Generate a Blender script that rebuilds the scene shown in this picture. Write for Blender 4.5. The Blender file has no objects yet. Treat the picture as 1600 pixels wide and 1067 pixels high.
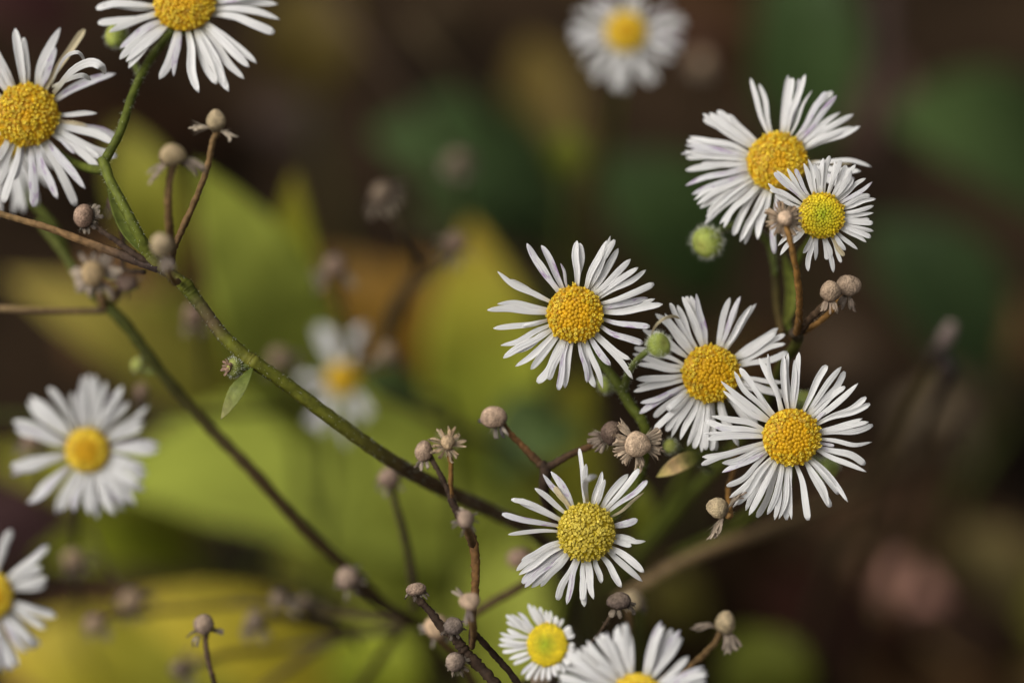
import bpy, math, random
from mathutils import Vector, Matrix
random.seed(7)
R = math.radians
SC = bpy.context.scene
COL = SC.collection

# ------------------------------------------------------------------ camera
PITCH = R(50)                       # looking down onto the plants
FD = 0.2917                         # focus distance (m)
W = 0.105                           # width of the field at the focus distance (m)
FOC = Vector((0, 0, 0.22))
FWD = Vector((0, math.cos(PITCH), -math.sin(PITCH)))
RIGHT = Vector((1, 0, 0))
UP = RIGHT.cross(FWD).normalized()
TOC = -FWD
CAMPOS = FOC - FWD * FD
cam = bpy.data.cameras.new('camera')
cam.lens = 100; cam.sensor_width = 36
cam.clip_start = 0.005; cam.clip_end = 200
cam.dof.use_dof = True
cam.dof.focus_distance = FD
cam.dof.aperture_fstop = 7.0
cam.dof.aperture_blades = 9
camo = bpy.data.objects.new('camera', cam); COL.objects.link(camo)
camo.location = CAMPOS
camo.rotation_euler = Matrix((RIGHT, UP, TOC)).transposed().to_euler()
SC.camera = camo

# ------------------------------------------------------------------ world, sun, exposure
SUN_AZ, SUN_EL = math.atan2(-0.55, -0.10), R(52)
wd = bpy.data.worlds.new('World'); SC.world = wd; wd.use_nodes = True
nt = wd.node_tree; nt.nodes.clear()
sky = nt.nodes.new('ShaderNodeTexSky'); sky.sky_type = 'NISHITA'; sky.sun_disc = False
sky.sun_elevation = SUN_EL; sky.sun_rotation = SUN_AZ; sky.dust_density = 6; sky.ozone_density = 0.6; sky.air_density = 0.8
bg = nt.nodes.new('ShaderNodeBackground'); bg.inputs[1].default_value = 0.107
wo = nt.nodes.new('ShaderNodeOutputWorld')
hs = nt.nodes.new('ShaderNodeHueSaturation'); hs.inputs['Saturation'].default_value = 0.15   # thin cloud: a nearly white sky
nt.links.new(sky.outputs[0], hs.inputs['Color']); nt.links.new(hs.outputs[0], bg.inputs[0]); nt.links.new(bg.outputs[0], wo.inputs[0])
sl = bpy.data.lights.new('sun', 'SUN'); sl.energy = 1.25; sl.angle = R(42); sl.color = (1.0, 0.95, 0.88)
so = bpy.data.objects.new('sun', sl); COL.objects.link(so)
sd = Vector((math.sin(SUN_AZ) * math.cos(SUN_EL), math.cos(SUN_AZ) * math.cos(SUN_EL), math.sin(SUN_EL)))
so.rotation_euler = sd.to_track_quat('Z', 'Y').to_euler(); so.location = sd * 3
SC.view_settings.view_transform = 'Standard'; SC.view_settings.look = 'None'
SC.view_settings.exposure = 0.17; SC.view_settings.gamma = 1
SC.cycles.use_denoising = True
SC.cycles.max_bounces = 8

# ------------------------------------------------------------------ pixel (1600 wide photo) -> point at a real distance
def P(px, py, dz=0.0):              # dz in mm behind (+) or in front (-) of the focus plane
    d = FD + dz * 1e-3
    k = W / 1600 * d / FD
    return CAMPOS + FWD * d + RIGHT * ((px - 800) * k) + UP * (-(py - 533.5) * k)
def mm(px, dz=0.0):                 # size of px pixels at that distance (m)
    return px * W / 1600 * (FD + dz * 1e-3) / FD
def camdir(x, y, z): return (RIGHT * x + UP * y + TOC * z).normalized()
def ground_point(p, dx=0, dy=0.02): return Vector((p.x + dx, p.y + dy, -0.002))

# ------------------------------------------------------------------ materials
def new_mat(name):
    m = bpy.data.materials.new(name); m.use_nodes = True
    t = m.node_tree; b = t.nodes['Principled BSDF']
    return m, t, b
def attr_mat(name, rough=0.6, nscale=900, namt=0.35, bump=0.3, bscale=2500, transl=0.0, spec=0.3, vein=0, voro=0):
    """pigment from the 'Col' attribute, broken up by noise, with real bump"""
    m, t, b = new_mat(name)
    N, L = t.nodes, t.links
    at = N.new('ShaderNodeAttribute'); at.attribute_name = 'Col'
    tc = N.new('ShaderNodeTexCoord')
    nz = N.new('ShaderNodeTexNoise'); nz.inputs['Scale'].default_value = nscale; nz.inputs['Detail'].default_value = 5
    L.new(tc.outputs['Object'], nz.inputs['Vector'])
    mr = N.new('ShaderNodeMapRange'); mr.inputs[1].default_value = 0.3; mr.inputs[2].default_value = 0.7
    mr.inputs[3].default_value = 1 - namt; mr.inputs[4].default_value = 1 + namt
    L.new(nz.outputs['Fac'], mr.inputs[0])
    mx = N.new('ShaderNodeVectorMath'); mx.operation = 'SCALE'
    L.new(at.outputs['Color'], mx.inputs[0]); L.new(mr.outputs[0], mx.inputs['Scale'])
    col = mx.outputs[0]
    b.inputs['Roughness'].default_value = rough
    b.inputs['Specular IOR Level'].default_value = spec
    hsrc = None
    n2 = N.new('ShaderNodeTexNoise'); n2.inputs['Scale'].default_value = bscale; n2.inputs['Detail'].default_value = 3
    L.new(tc.outputs['Object'], n2.inputs['Vector']); hsrc = n2.outputs['Fac']
    if voro:
        vo = N.new('ShaderNodeTexVoronoi'); vo.inputs['Scale'].default_value = voro
        L.new(tc.outputs['Object'], vo.inputs['Vector']); hsrc = vo.outputs['Distance']
        m2 = N.new('ShaderNodeMapRange'); m2.inputs[1].default_value = 0.05; m2.inputs[2].default_value = 0.5
        m2.inputs[3].default_value = 0.62; m2.inputs[4].default_value = 1.12
        L.new(vo.outputs['Distance'], m2.inputs[0])
        s2 = N.new('ShaderNodeVectorMath'); s2.operation = 'SCALE'
        L.new(col, s2.inputs[0]); L.new(m2.outputs[0], s2.inputs['Scale']); col = s2.outputs[0]
    if vein:
        uv = N.new('ShaderNodeUVMap')
        sp = N.new('ShaderNodeSeparateXYZ'); L.new(uv.outputs[0], sp.inputs[0])
        ab = N.new('ShaderNodeMath'); ab.operation = 'SUBTRACT'; L.new(sp.outputs[0], ab.inputs[0]); ab.inputs[1].default_value = 0.5
        a2 = N.new('ShaderNodeMath'); a2.operation = 'ABSOLUTE'; L.new(ab.outputs[0], a2.inputs[0])
        # side veins run forward from the midrib
        q = N.new('ShaderNodeMath'); q.operation = 'MULTIPLY_ADD'; L.new(a2.outputs[0], q.inputs[0]); q.inputs[1].default_value = -0.55
        L.new(sp.outputs[1], q.inputs[2])
        w = N.new('ShaderNodeMath'); w.operation = 'PINGPONG'; L.new(q.outputs[0], w.inputs[0]); w.inputs[1].default_value = 0.055
        vm = N.new('ShaderNodeMapRange'); vm.inputs[1].default_value = 0; vm.inputs[2].default_value = 0.012
        vm.inputs[3].default_value = 1.0; vm.inputs[4].default_value = 0.0; L.new(w.outputs[0], vm.inputs[0])
        rb = N.new('ShaderNodeMapRange'); rb.inputs[1].default_value = 0.0; rb.inputs[2].default_value = 0.035
        rb.inputs[3].default_value = 1.0; rb.inputs[4].default_value = 0.0; L.new(a2.outputs[0], rb.inputs[0])
        mxx = N.new('ShaderNodeMath'); mxx.operation = 'MAXIMUM'; L.new(vm.outputs[0], mxx.inputs[0]); L.new(rb.outputs[0], mxx.inputs[1])
        hsrc = mxx.outputs[0]
        vs = N.new('ShaderNodeMapRange'); vs.inputs[3].default_value = 1.0; vs.inputs[4].default_value = 1.0 + vein
        L.new(mxx.outputs[0], vs.inputs[0])
        s3 = N.new('ShaderNodeVectorMath'); s3.operation = 'SCALE'
        L.new(col, s3.inputs[0]); L.new(vs.outputs[0], s3.inputs['Scale']); col = s3.outputs[0]
    L.new(col, b.inputs['Base Color'])
    bp = N.new('ShaderNodeBump'); bp.inputs['Strength'].default_value = bump; bp.inputs['Distance'].default_value = 0.0001 if not vein else 0.0008
    L.new(hsrc, bp.inputs['Height']); L.new(bp.outputs[0], b.inputs['Normal'])
    if transl:
        tr = N.new('ShaderNodeBsdfTranslucent'); L.new(col, tr.inputs[0])
        ms = N.new('ShaderNodeMixShader'); ms.inputs[0].default_value = transl
        out = N['Material Output']
        L.new(b.outputs[0], ms.inputs[1]); L.new(tr.outputs[0], ms.inputs[2]); L.new(ms.outputs[0], out.inputs[0])
    return m
def petal_mat(name, base, tint, tint_amt):
    m, t, b = new_mat(name); N, L = t.nodes, t.links
    uv = N.new('ShaderNodeUVMap')
    oi = N.new('ShaderNodeObjectInfo')
    mp = N.new('ShaderNodeMapping'); mp.inputs['Scale'].default_value = (9, 0.6, 1)
    L.new(uv.outputs[0], mp.inputs[0])
    ad = N.new('ShaderNodeVectorMath'); ad.operation = 'ADD'
    sc = N.new('ShaderNodeMath'); sc.operation = 'MULTIPLY'; sc.inputs[1].default_value = 40; L.new(oi.outputs['Random'], sc.inputs[0])
    L.new(mp.outputs[0], ad.inputs[0]); L.new(sc.outputs[0], ad.inputs[1])
    nz = N.new('ShaderNodeTexNoise'); nz.inputs['Scale'].default_value = 1.0; nz.inputs['Detail'].default_value = 3; L.new(ad.outputs[0], nz.inputs['Vector'])
    # blotchy tint towards the tip
    mp2 = N.new('ShaderNodeMapping'); mp2.inputs['Scale'].default_value = (1.6, 3.0, 1); L.new(uv.outputs[0], mp2.inputs[0])
    ad2 = N.new('ShaderNodeVectorMath'); ad2.operation = 'ADD'; L.new(mp2.outputs[0], ad2.inputs[0]); L.new(sc.outputs[0], ad2.inputs[1])
    n2 = N.new('ShaderNodeTexNoise'); n2.inputs['Scale'].default_value = 1.3; n2.inputs['Detail'].default_value = 4; L.new(ad2.outputs[0], n2.inputs['Vector'])
    mr = N.new('ShaderNodeMapRange'); mr.inputs[1].default_value = 0.54; mr.inputs[2].default_value = 0.70; mr.inputs[4].default_value = tint_amt
    L.new(n2.outputs['Fac'], mr.inputs[0])
    mx = N.new('ShaderNodeMix'); mx.data_type = 'RGBA'; mx.inputs[6].default_value = (*base, 1); mx.inputs[7].default_value = (*tint, 1)
    L.new(mr.outputs[0], mx.inputs[0])
    # fine long veins and a slightly greenish-yellow base
    vs = N.new('ShaderNodeMapRange'); vs.inputs[1].default_value = 0.3; vs.inputs[2].default_value = 0.7; vs.inputs[3].default_value = 0.91; vs.inputs[4].default_value = 1.03
    L.new(nz.outputs['Fac'], vs.inputs[0])
    s = N.new('ShaderNodeVectorMath'); s.operation = 'SCALE'; L.new(mx.outputs[2], s.inputs[0]); L.new(vs.outputs[0], s.inputs['Scale'])
    sp = N.new('ShaderNodeSeparateXYZ'); L.new(uv.outputs[0], sp.inputs[0])
    br = N.new('ShaderNodeMapRange'); br.inputs[1].default_value = 0.0; br.inputs[2].default_value = 0.22; br.inputs[3].default_value = 0.75; br.inputs[4].default_value = 0.0
    L.new(sp.outputs[1], br.inputs[0])
    mb = N.new('ShaderNodeMix'); mb.data_type = 'RGBA'; mb.inputs[7].default_value = (0.62, 0.58, 0.38, 1)
    L.new(br.outputs[0], mb.inputs[0]); L.new(s.outputs[0], mb.inputs[6])
    L.new(mb.outputs[2], b.inputs['Base Color'])
    b.inputs['Roughness'].default_value = 0.55; b.inputs['Specular IOR Level'].default_value = 0.25
    b.inputs['Sheen Weight'].default_value = 0.05
    bp = N.new('ShaderNodeBump'); bp.inputs['Strength'].default_value = 0.6; bp.inputs['Distance'].default_value = 0.00010
    L.new(nz.outputs['Fac'], bp.inputs['Height']); L.new(bp.outputs[0], b.inputs['Normal'])
    tr = N.new('ShaderNodeBsdfTranslucent'); L.new(mb.outputs[2], tr.inputs[0])
    ms = N.new('ShaderNodeMixShader'); ms.inputs[0].default_value = 0.28
    L.new(b.outputs[0], ms.inputs[1]); L.new(tr.outputs[0], ms.inputs[2]); L.new(ms.outputs[0], N['Material Output'].inputs[0])
    return m
WHITE = (0.87, 0.855, 0.825)
M_PETAL = petal_mat('white_petal', WHITE, (0.72, 0.70, 0.72), 0.4)
M_PURPLE = petal_mat('purple_tinged_petal', (0.78, 0.765, 0.77), (0.36, 0.17, 0.42), 0.75)
M_BEIGE = petal_mat('withered_petal', (0.72, 0.62, 0.40), (0.36, 0.22, 0.11), 0.6)
M_DISC = attr_mat('disc_florets', rough=0.5, nscale=1500, namt=0.14, bump=0.25, bscale=6000, spec=0.3, transl=0.12)
M_GREEN = attr_mat('green_stem', rough=0.55, nscale=1100, namt=0.30, bump=0.6, bscale=2200, spec=0.15)
M_DRY = attr_mat('dry_stalk', rough=0.75, nscale=1400, namt=0.45, bump=0.8, bscale=2600, spec=0.15)
M_SEED = attr_mat('dry_receptacle', rough=0.85, nscale=1500, namt=0.42, bump=1.0, spec=0.1, voro=5200)
M_BRACT = attr_mat('dry_bract', rough=0.7, nscale=1600, namt=0.35, bump=0.5, bscale=3000, spec=0.25)
M_HAIR = attr_mat('plant_hair', rough=0.4, nscale=500, namt=0.1, bump=0.0, spec=0.5)
M_LEAF = attr_mat('leaf_blade', rough=0.5, nscale=48, namt=0.34, bump=0.4, transl=0.15, spec=0.14, vein=0.22)
M_DEAD = attr_mat('dead_leaf', rough=0.75, nscale=70, namt=0.45, bump=0.6, transl=0.05, spec=0.03, vein=-0.2)

# ------------------------------------------------------------------ mesh building
class MB:
    def __init__(s): s.v = []; s.f = []; s.c = []; s.uv = []
    def add(s, v, f, c, uv=None):
        o = len(s.v); s.v += v
        s.f += [tuple(i + o for i in q) for q in f]
        s.c += c if isinstance(c, list) else [c] * len(v)
        s.uv += uv if uv else [(0.5, 0.5)] * len(v)
    def build(s, name, mat, parent=None, origin=None, smooth=True):
        og = origin if origin is not None else (parent_world(parent) if parent else Vector((0, 0, 0)))
        me = bpy.data.meshes.new(name)
        me.from_pydata([tuple(p - og) for p in s.v], [], s.f)
        ca = me.color_attributes.new('Col', 'FLOAT_COLOR', 'POINT')
        ca.data.foreach_set('color', [x for c in s.c for x in (c[0], c[1], c[2], 1.0)])
        ul = me.uv_layers.new(name='UVMap')
        li = [0] * len(me.loops); me.loops.foreach_get('vertex_index', li)
        ul.data.foreach_set('uv', [x for i in li for x in s.uv[i]])
        if smooth: me.polygons.foreach_set('use_smooth', [True] * len(me.polygons))
        me.materials.append(mat); me.update()
        o = bpy.data.objects.new(name, me); COL.objects.link(o)
        if parent: o.parent = parent
        else: o.location = og
        return o
def parent_world(o):
    p = Vector((0, 0, 0))
    while o: p = p + o.location; o = o.parent
    return p
def thing(name, loc, label, cat, group=None):
    e = bpy.data.objects.new(name, None); COL.objects.link(e)
    e.location = loc; e.empty_display_size = 0.004
    e['label'] = label; e['category'] = cat
    if group: e['group'] = group
    return e
def lerp(a, b, t): return tuple(x + (y - x) * t for x, y in zip(a, b))
def jit(c, a):
    k = 1 + random.uniform(-a, a); return (c[0] * k, c[1] * k, c[2] * k)
def cat_rom(pts, n):
    """pts: list of (Vector, radius); returns a smooth denser list"""
    if len(pts) < 2: return pts
    out = []
    for i in range(len(pts) - 1):
        a, b = pts[i], pts[i + 1]
        z = pts[i - 1] if i else (a[0] * 2 - b[0], a[1]); e = pts[i + 2] if i + 2 < len(pts) else (b[0] * 2 - a[0], b[1])
        for k in range(n):
            t = k / n; t2, t3 = t * t, t * t * t
            p = 0.5 * ((2 * a[0]) + (b[0] - z[0]) * t + (2 * z[0] - 5 * a[0] + 4 * b[0] - e[0]) * t2 + (3 * a[0] - z[0] - 3 * b[0] + e[0]) * t3)
            out.append((p, a[1] + (b[1] - a[1]) * t))
    out.append(pts[-1]); return out
def ramp(cols, t):
    for (t0, c0), (t1, c1) in zip(cols, cols[1:]):
        if t <= t1: return lerp(c0, c1, max(0, (t - t0) / max(1e-6, t1 - t0)))
    return cols[-1][1]
def tube(mb, pts, cols, seg=10, rough=0.06, ridges=0.0, sub=6, wob=0.0):
    pts = cat_rom(pts, sub)
    n = len(pts); T0 = None; U = None; rings = []
    for i, (p, r) in enumerate(pts):
        T = (pts[min(i + 1, n - 1)][0] - pts[max(i - 1, 0)][0]).normalized()
        if U is None: U = T.orthogonal().normalized()
        U = (U - T * U.dot(T)).normalized(); V = T.cross(U)
        off = U * random.uniform(-wob, wob) * r + V * random.uniform(-wob, wob) * r
        rr = r * (1 + random.uniform(-rough, rough))
        c = ramp(cols, i / (n - 1)) if isinstance(cols, list) else cols
        vs = []
        for k in range(seg):
            a = 2 * math.pi * k / seg
            q = rr * (1 + ridges * (1 if k % 2 else -1))
            vs.append(p + off + (U * math.cos(a) + V * math.sin(a)) * q)
        rings.append((vs, c, T, r))
    v, f, cc = [], [], []
    for vs, c, T, r in rings: v += vs; cc += [jit(c, 0.08) for _ in vs]
    for i in range(n - 1):
        for k in range(seg):
            k2 = (k + 1) % seg
            f.append((i * seg + k, i * seg + k2, (i + 1) * seg + k2, (i + 1) * seg + k))
    v.append(pts[0][0] - rings[0][2] * rings[0][3] * .5); cc.append(rings[0][1]); a = len(v) - 1
    v.append(pts[-1][0] + rings[-1][2] * rings[-1][3] * .5); cc.append(rings[-1][1]); b = len(v) - 1
    for k in range(seg):
        k2 = (k + 1) % seg
        f.append((a, k2, k)); f.append((b, (n - 1) * seg + k, (n - 1) * seg + k2))
    mb.add(v, f, cc)
    return pts
def hair(mb, p, d, L, r, c):
    d = d.normalized(); u = d.orthogonal().normalized(); w = d.cross(u)
    bend = (u * random.uniform(-.25, .25) + w * random.uniform(-.25, .25)) * L
    m = p + d * L * .55 + bend * .3; e = p + d * L + bend
    v = []
    for q, rr in ((p, r), (m, r * .7)):
        for k in range(3):
            a = k * 2.0944; v.append(q + (u * math.cos(a) + w * math.sin(a)) * rr)
    v.append(e)
    f = [(0, 1, 4, 3), (1, 2, 5, 4), (2, 0, 3, 5), (3, 4, 6), (4, 5, 6), (5, 3, 6)]
    mb.add(v, f, c)
def hairs_on(mb, pts, dens, L, c, r=2.0e-5):
    """hairs standing off a tube; dens = hairs per mm"""
    for (p, rr), (q, _) in zip(pts, pts[1:]):
        T = q - p
        if T.length < 1e-7: continue
        n = T.length * 1000 * dens; n = int(n) + (random.random() < n % 1)
        u = T.orthogonal().normalized(); w = T.normalized().cross(u)
        for _ in range(n):
            a = random.uniform(0, 6.283); d = u * math.cos(a) + w * math.sin(a)
            hair(mb, p + T * random.random() + d * rr * .9, d + T.normalized() * random.uniform(-.4, .8), L * random.uniform(.5, 1.1), r, c)
def path(pts):                       # (px, py, dz, radius_px) or a ready (Vector, r)
    return [q if isinstance(q[0], Vector) else (P(q[0], q[1], q[2]), mm(q[3], q[2])) for q in pts]

# ------------------------------------------------------------------ strap-shaped petals and bracts
PROF = [(0, .50), (.12, .62), (.3, .82), (.5, .96), (.66, 1.0), (.82, .90), (.91, .72), (.965, .46), (1, .12)]
PROF_P = [(0, .52), (.12, .64), (.3, .86), (.5, 1.0), (.62, .98), (.78, .82), (.9, .56), (.96, .32), (1, .07)]
PROF_B = [(0, .50), (.12, .56), (.3, .74), (.5, .92), (.7, 1.0), (.86, 1.0), (.94, .9), (.98, .7), (1, .4)]
PROF_L = [(0, .10), (.08, .3), (.2, .66), (.35, .93), (.5, 1.0), (.65, .92), (.8, .66), (.92, .3), (1, .02)]
def prof(pr, t):
    for (a, x), (b, y) in zip(pr, pr[1:]):
        if t <= b: return x + (y - x) * (t - a) / (b - a)
    return pr[-1][1]
def strap(mb, ctr, width, nrm, pr=PROF, th=6e-5, curl=0.15, twist=0.0, groove=0.05, col=(1, 1, 1), nl=14, nc=7, frill=0.0):
    """closed strip along the points ctr, thickness th, channelled cross-section"""
    pts = cat_rom([(p, 0) for p in ctr], max(2, nl // (len(ctr) - 1)))
    n = len(pts); top, bot, uvs = [], [], []
    for i, (p, _) in enumerate(pts):
        t = i / (n - 1)
        T = (pts[min(i + 1, n - 1)][0] - pts[max(i - 1, 0)][0]).normalized()
        S = T.cross(nrm)
        if S.length < 1e-4: S = T.orthogonal()
        S.normalize(); S = (Matrix.Rotation(twist * t, 3, T) @ S); U = S.cross(T)
        w = width * prof(pr, t) * 0.5
        fr = random.uniform(-frill, frill)
        for k in range(nc):
            x = 2 * k / (nc - 1) - 1
            h = curl * x * x * w * 1.0 + groove * w * math.cos(x * math.pi * 2.2) + fr * w * x
            q = p + S * (x * w) + U * h
            edge = 1 - x * x
            top.append(q + U * (th * .5 * (0.25 + edge))); bot.append(q - U * (th * .5 * (0.25 + edge))); uvs.append((k / (nc - 1), t))
    m = len(top); v = top + bot; f = []
    for i in range(n - 1):
        for k in range(nc - 1):
            a, b, c, d = i * nc + k, i * nc + k + 1, (i + 1) * nc + k + 1, (i + 1) * nc + k
            f.append((a, b, c, d)); f.append((m + d, m + c, m + b, m + a))
        f.append((i * nc, (i + 1) * nc, m + (i + 1) * nc, m + i * nc))
        j = i * nc + nc - 1; f.append((j + nc, j, m + j, m + j + nc))
    for k in range(nc - 1):
        f.append((k + 1, k, m + k, m + k + 1)); j = (n - 1) * nc + k; f.append((j, j + 1, m + j + 1, m + j))
    c = [ramp(col, u[1]) if isinstance(col, list) else col for u in uvs]
    mb.add(v, f, c + c, uvs + uvs)
def lathe(mb, C, axis, prs, seg, col, u0=None, ridge=0.0, nr=0):
    """prs: list of (radius, height) from the bottom up along axis, closed at both ends"""
    u = u0 or axis.orthogonal().normalized(); w = axis.cross(u)
    v, f, cc, uvs = [], [], [], []
    n = len(prs)
    for i, (r, h) in enumerate(prs):
        for k in range(seg):
            a = 2 * math.pi * k / seg
            q = r * (1 + ridge * math.cos(a * nr)) if nr else r
            v.append(C + axis * h + (u * math.cos(a) + w * math.sin(a)) * q)
            cc.append(ramp(col, i / (n - 1)) if isinstance(col, list) else col); uvs.append((k / seg, i / (n - 1)))
    for i in range(n - 1):
        for k in range(seg):
            k2 = (k + 1) % seg; f.append((i * seg + k, i * seg + k2, (i + 1) * seg + k2, (i + 1) * seg + k))
    f.append(tuple(range(seg - 1, -1, -1))); f.append(tuple((n - 1) * seg + k for k in range(seg)))
    mb.add(v, f, cc, uvs)

# ------------------------------------------------------------------ flowers
GOLD = (0.67, 0.365, 0.004); GOLD_D = (0.60, 0.32, 0.004); RIM = (0.78, 0.52, 0.012); RIM_P = (0.88, 0.70, 0.10); GRN = (0.33, 0.40, 0.014)
def floret_bud(mb, p, n, s, c):
    lathe(mb, p, n, [(.60 * s, -.5 * s), (.68 * s, .0 * s), (.52 * s, .20 * s), (.30 * s, .29 * s), (.1 * s, .32 * s)], 7, c)
def floret_open(mb, p, n, s, c, ct, lean):
    n = (n + lean).normalized(); u = n.orthogonal().normalized(); w = n.cross(u)
    v, cc = [], []
    rings = [(.50, .50, -.5), (.50, .50, .20), (.64, .40, .48), (.42, .26, .46), (.2, .2, .32)]
    a0 = random.uniform(0, 6.28)
    for j, (r1, r2, h) in enumerate(rings):
        for k in range(10):
            a = a0 + k * .6283; r = (r1 if k % 2 == 0 else r2) * s
            v.append(p + n * h * s + (u * math.cos(a) + w * math.sin(a)) * r); cc.append(c if j < 2 else ct)
    f = []
    for j in range(len(rings) - 1):
        for k in range(10):
            k2 = (k + 1) % 10; f.append((j * 10 + k, j * 10 + k2, j * 10 + 10 + k2, j * 10 + 10 + k))
    f.append(tuple(40 + k for k in range(10)))
    mb.add(v, f, cc)
    if random.random() < .75:        # pollen-dusted style
        lathe(mb, p + n * .28 * s, n, [(.09 * s, 0), (.15 * s, .45 * s), (.2 * s, .72 * s), (.07 * s, .92 * s)], 5, lerp(ct, RIM_P, .7))
def flower(cx, cy, r, dz, tips, tilt=(0, 0), label='', wpx=12, crop=None, young=0.0, olive=0.0, n_open=0.42, stalk=None, stalk_col=None,
           detail=1, nflor=200, lift=(-4, 9), extra=(), dup=0.0, dome=0.45, hairy=False, group='white daisy flowers'):
    """tips: petal tips read off the photo; (x, y[, width factor[, kind]])"""
    C = P(cx, cy, dz)
    rd = mm(r, dz)
    n = camdir(tilt[0], tilt[1], 1.0)
    e1 = (RIGHT - n * RIGHT.dot(n)).normalized(); e2 = n.cross(e1)
    H = rd * dome
    root = thing('daisy_flower', C - n * rd * .9, label, 'flower', group)
    # disc
    mb = MB()
    lathe(mb, C, n, [(rd * .55, -H * .9), (rd * .86, -H * .35)] + [(rd * .97 * math.cos(a), H * .92 * math.sin(a) ** 1.0 - H * .05) for a in [R(x) for x in (0, 15, 30, 45, 60, 75, 88)]], 28, lerp(lerp(GOLD_D, (0.36, .30, .008), olive), GRN, young * .5), e1)
    for i in range(nflor):
        q = math.sqrt((i + .5) / nflor); a = i * 2.39996 + random.uniform(-.03, .03)
        x, y = q * math.cos(a), q * math.sin(a)
        ang = math.acos(min(1, q)) if q < 1 else 0
        h = H * math.sin(ang)
        nn = (n + (e1 * x + e2 * y) * (0.25 + 0.75 * q) * dome * 1.7).normalized()
        p = C + (e1 * (x + random.uniform(-.022, .022)) + e2 * (y + random.uniform(-.022, .022))) * rd * .96 + n * (h - H * random.uniform(.0, .10))
        s = rd * 1.62 / math.sqrt(nflor)
        op = q > (1 - n_open) + random.uniform(-.07, .07)
        if not op:
            c = lerp(GOLD, RIM, q * .35 * random.random())
            if young: c = lerp(c, (.78, .66, .02), .65); c = lerp(c, GRN, max(0, min(1, young * (1.2 - 1.7 * q + random.uniform(-.08, .08)))))
            if olive: c = lerp(c, (0.40, .32, .02), olive)
            floret_bud(mb, p, nn, s * (.98 + random.uniform(-.13, .11)), jit(c, .13))
        else:
            c = lerp(GOLD, RIM, .4); ct = lerp(RIM, RIM_P, random.random() * .6)
            if random.random() < .10: ct = lerp(ct, (0.45, .22, .03), .6)
            if random.random() < .05: continue
            if olive: c = lerp(c, (0.50, .42, .014), olive); ct = lerp(ct, (0.78, .66, .12), olive)
            if detail: floret_open(mb, p, nn, s * random.uniform(.68, 1.22), jit(c, .14), jit(ct, .16), Vector((random.uniform(-.4, .4), random.uniform(-.4, .4), random.uniform(-.4, .4))))
            else: floret_bud(mb, p, nn, s * 1.05, jit(ct, .1))
    mb.build('disc', M_DISC, root)
    # petals
    if dup: tips = tips + [((a[0] + b[0]) / 2 * q + (crop_c[0]) * (1 - q), (a[1] + b[1]) / 2 * q + crop_c[1] * (1 - q)) for a, b, q, crop_c in [(tips[k], tips[(k + 1) % len(tips)], random.uniform(.9, 1.04), (cx, cy)) for k in range(len(tips)) if random.random() < dup]]
    for i, tp in enumerate(tips):
        x, y = tp[0], tp[1]; wf = tp[2] if len(tp) > 2 else 1.0; kind = tp[3] if len(tp) > 3 else ''
        if crop: x, y = crop[0] + x / crop[2], crop[1] + y / crop[2]
        layer = (i * 7) % 3
        L0 = mm(math.hypot(x - cx, y - cy), dz)
        la = R(random.uniform(*lift)) - layer * R(1.2)
        hz = -H * .15 + (L0 - rd) * math.sin(la)
        ray = (P(x, y, dz) - CAMPOS).normalized()
        tt = (C + n * hz - CAMPOS).dot(n) / ray.dot(n)
        tip = CAMPOS + ray * tt
        d = tip - C; a = math.atan2(d.dot(e2), d.dot(e1)); rr = math.hypot(d.dot(e1), d.dot(e2))
        a0 = a + random.uniform(-.05, .05)
        b = C + (e1 * math.cos(a0) + e2 * math.sin(a0)) * rd * .86 + n * (-H * .22 - layer * 0.00011)
        L = (tip - b).length
        side = n.cross(d).normalized()
        bend = random.uniform(-.06, .06) * L
        arch = random.uniform(-.01, .075) * L; wav = random.uniform(-.025, .025) * L
        p1 = b.lerp(tip, .33) + side * (bend * .8 + wav) + n * (arch * .9)
        p2 = b.lerp(tip, .68) + side * (bend - wav) + n * arch
        ctr = [b, p1, p2, tip]
        w = mm(wpx * wf, dz) * random.uniform(.72, .95)
        pm = MB()
        pr = random.choice((PROF, PROF, PROF_P, PROF_B)) if kind != 'n' else PROF_P
        if kind == 'c':              # curled over at the tip
            ctr = [b, b.lerp(tip, .5) + n * L * .30, tip + n * L * .30, tip + (tip - b) * .12 + n * L * .05]
        strap(pm, ctr, w, n, pr, curl=random.choice((random.uniform(-.05, .25), random.uniform(-.1, .3), random.uniform(-.05, .25), random.uniform(.3, .7))), twist=random.uniform(-.42, .42) + (random.choice((-1, 1)) * 1.0 if kind == 't' else 0), groove=random.uniform(.06, .16), nl=15 if detail else 9, nc=7 if detail else 5, frill=.06)
        if not kind and random.random() < .10: kind = 'p'
        mat = M_PURPLE if kind == 'p' else M_BEIGE if kind == 'b' else M_PETAL
        pm.build('petal', mat, root)
    for pts, wd_, kind in extra:      # petals with a path of their own
        pm = MB(); strap(pm, [P(*q) for q in pts], mm(wd_, dz), n, PROF, curl=.2, twist=.5)
        pm.build('petal', M_BEIGE if kind == 'b' else M_PURPLE if kind == 'p' else M_PETAL, root)
    # green cup under the head
    ib = MB(); gc = (0.10, 0.13, 0.02)
    lathe(ib, C, n, [(rd * .14, -rd * .95), (rd * .5, -rd * .86), (rd * .78, -rd * .62), (rd * .88, -rd * .36), (rd * .84, -H * .42)], 48, [(0, (0.07, .10, .015)), (1, gc)], e1, .035, 16)
    inv = ib.build('involucre', M_GREEN, root)
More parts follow.
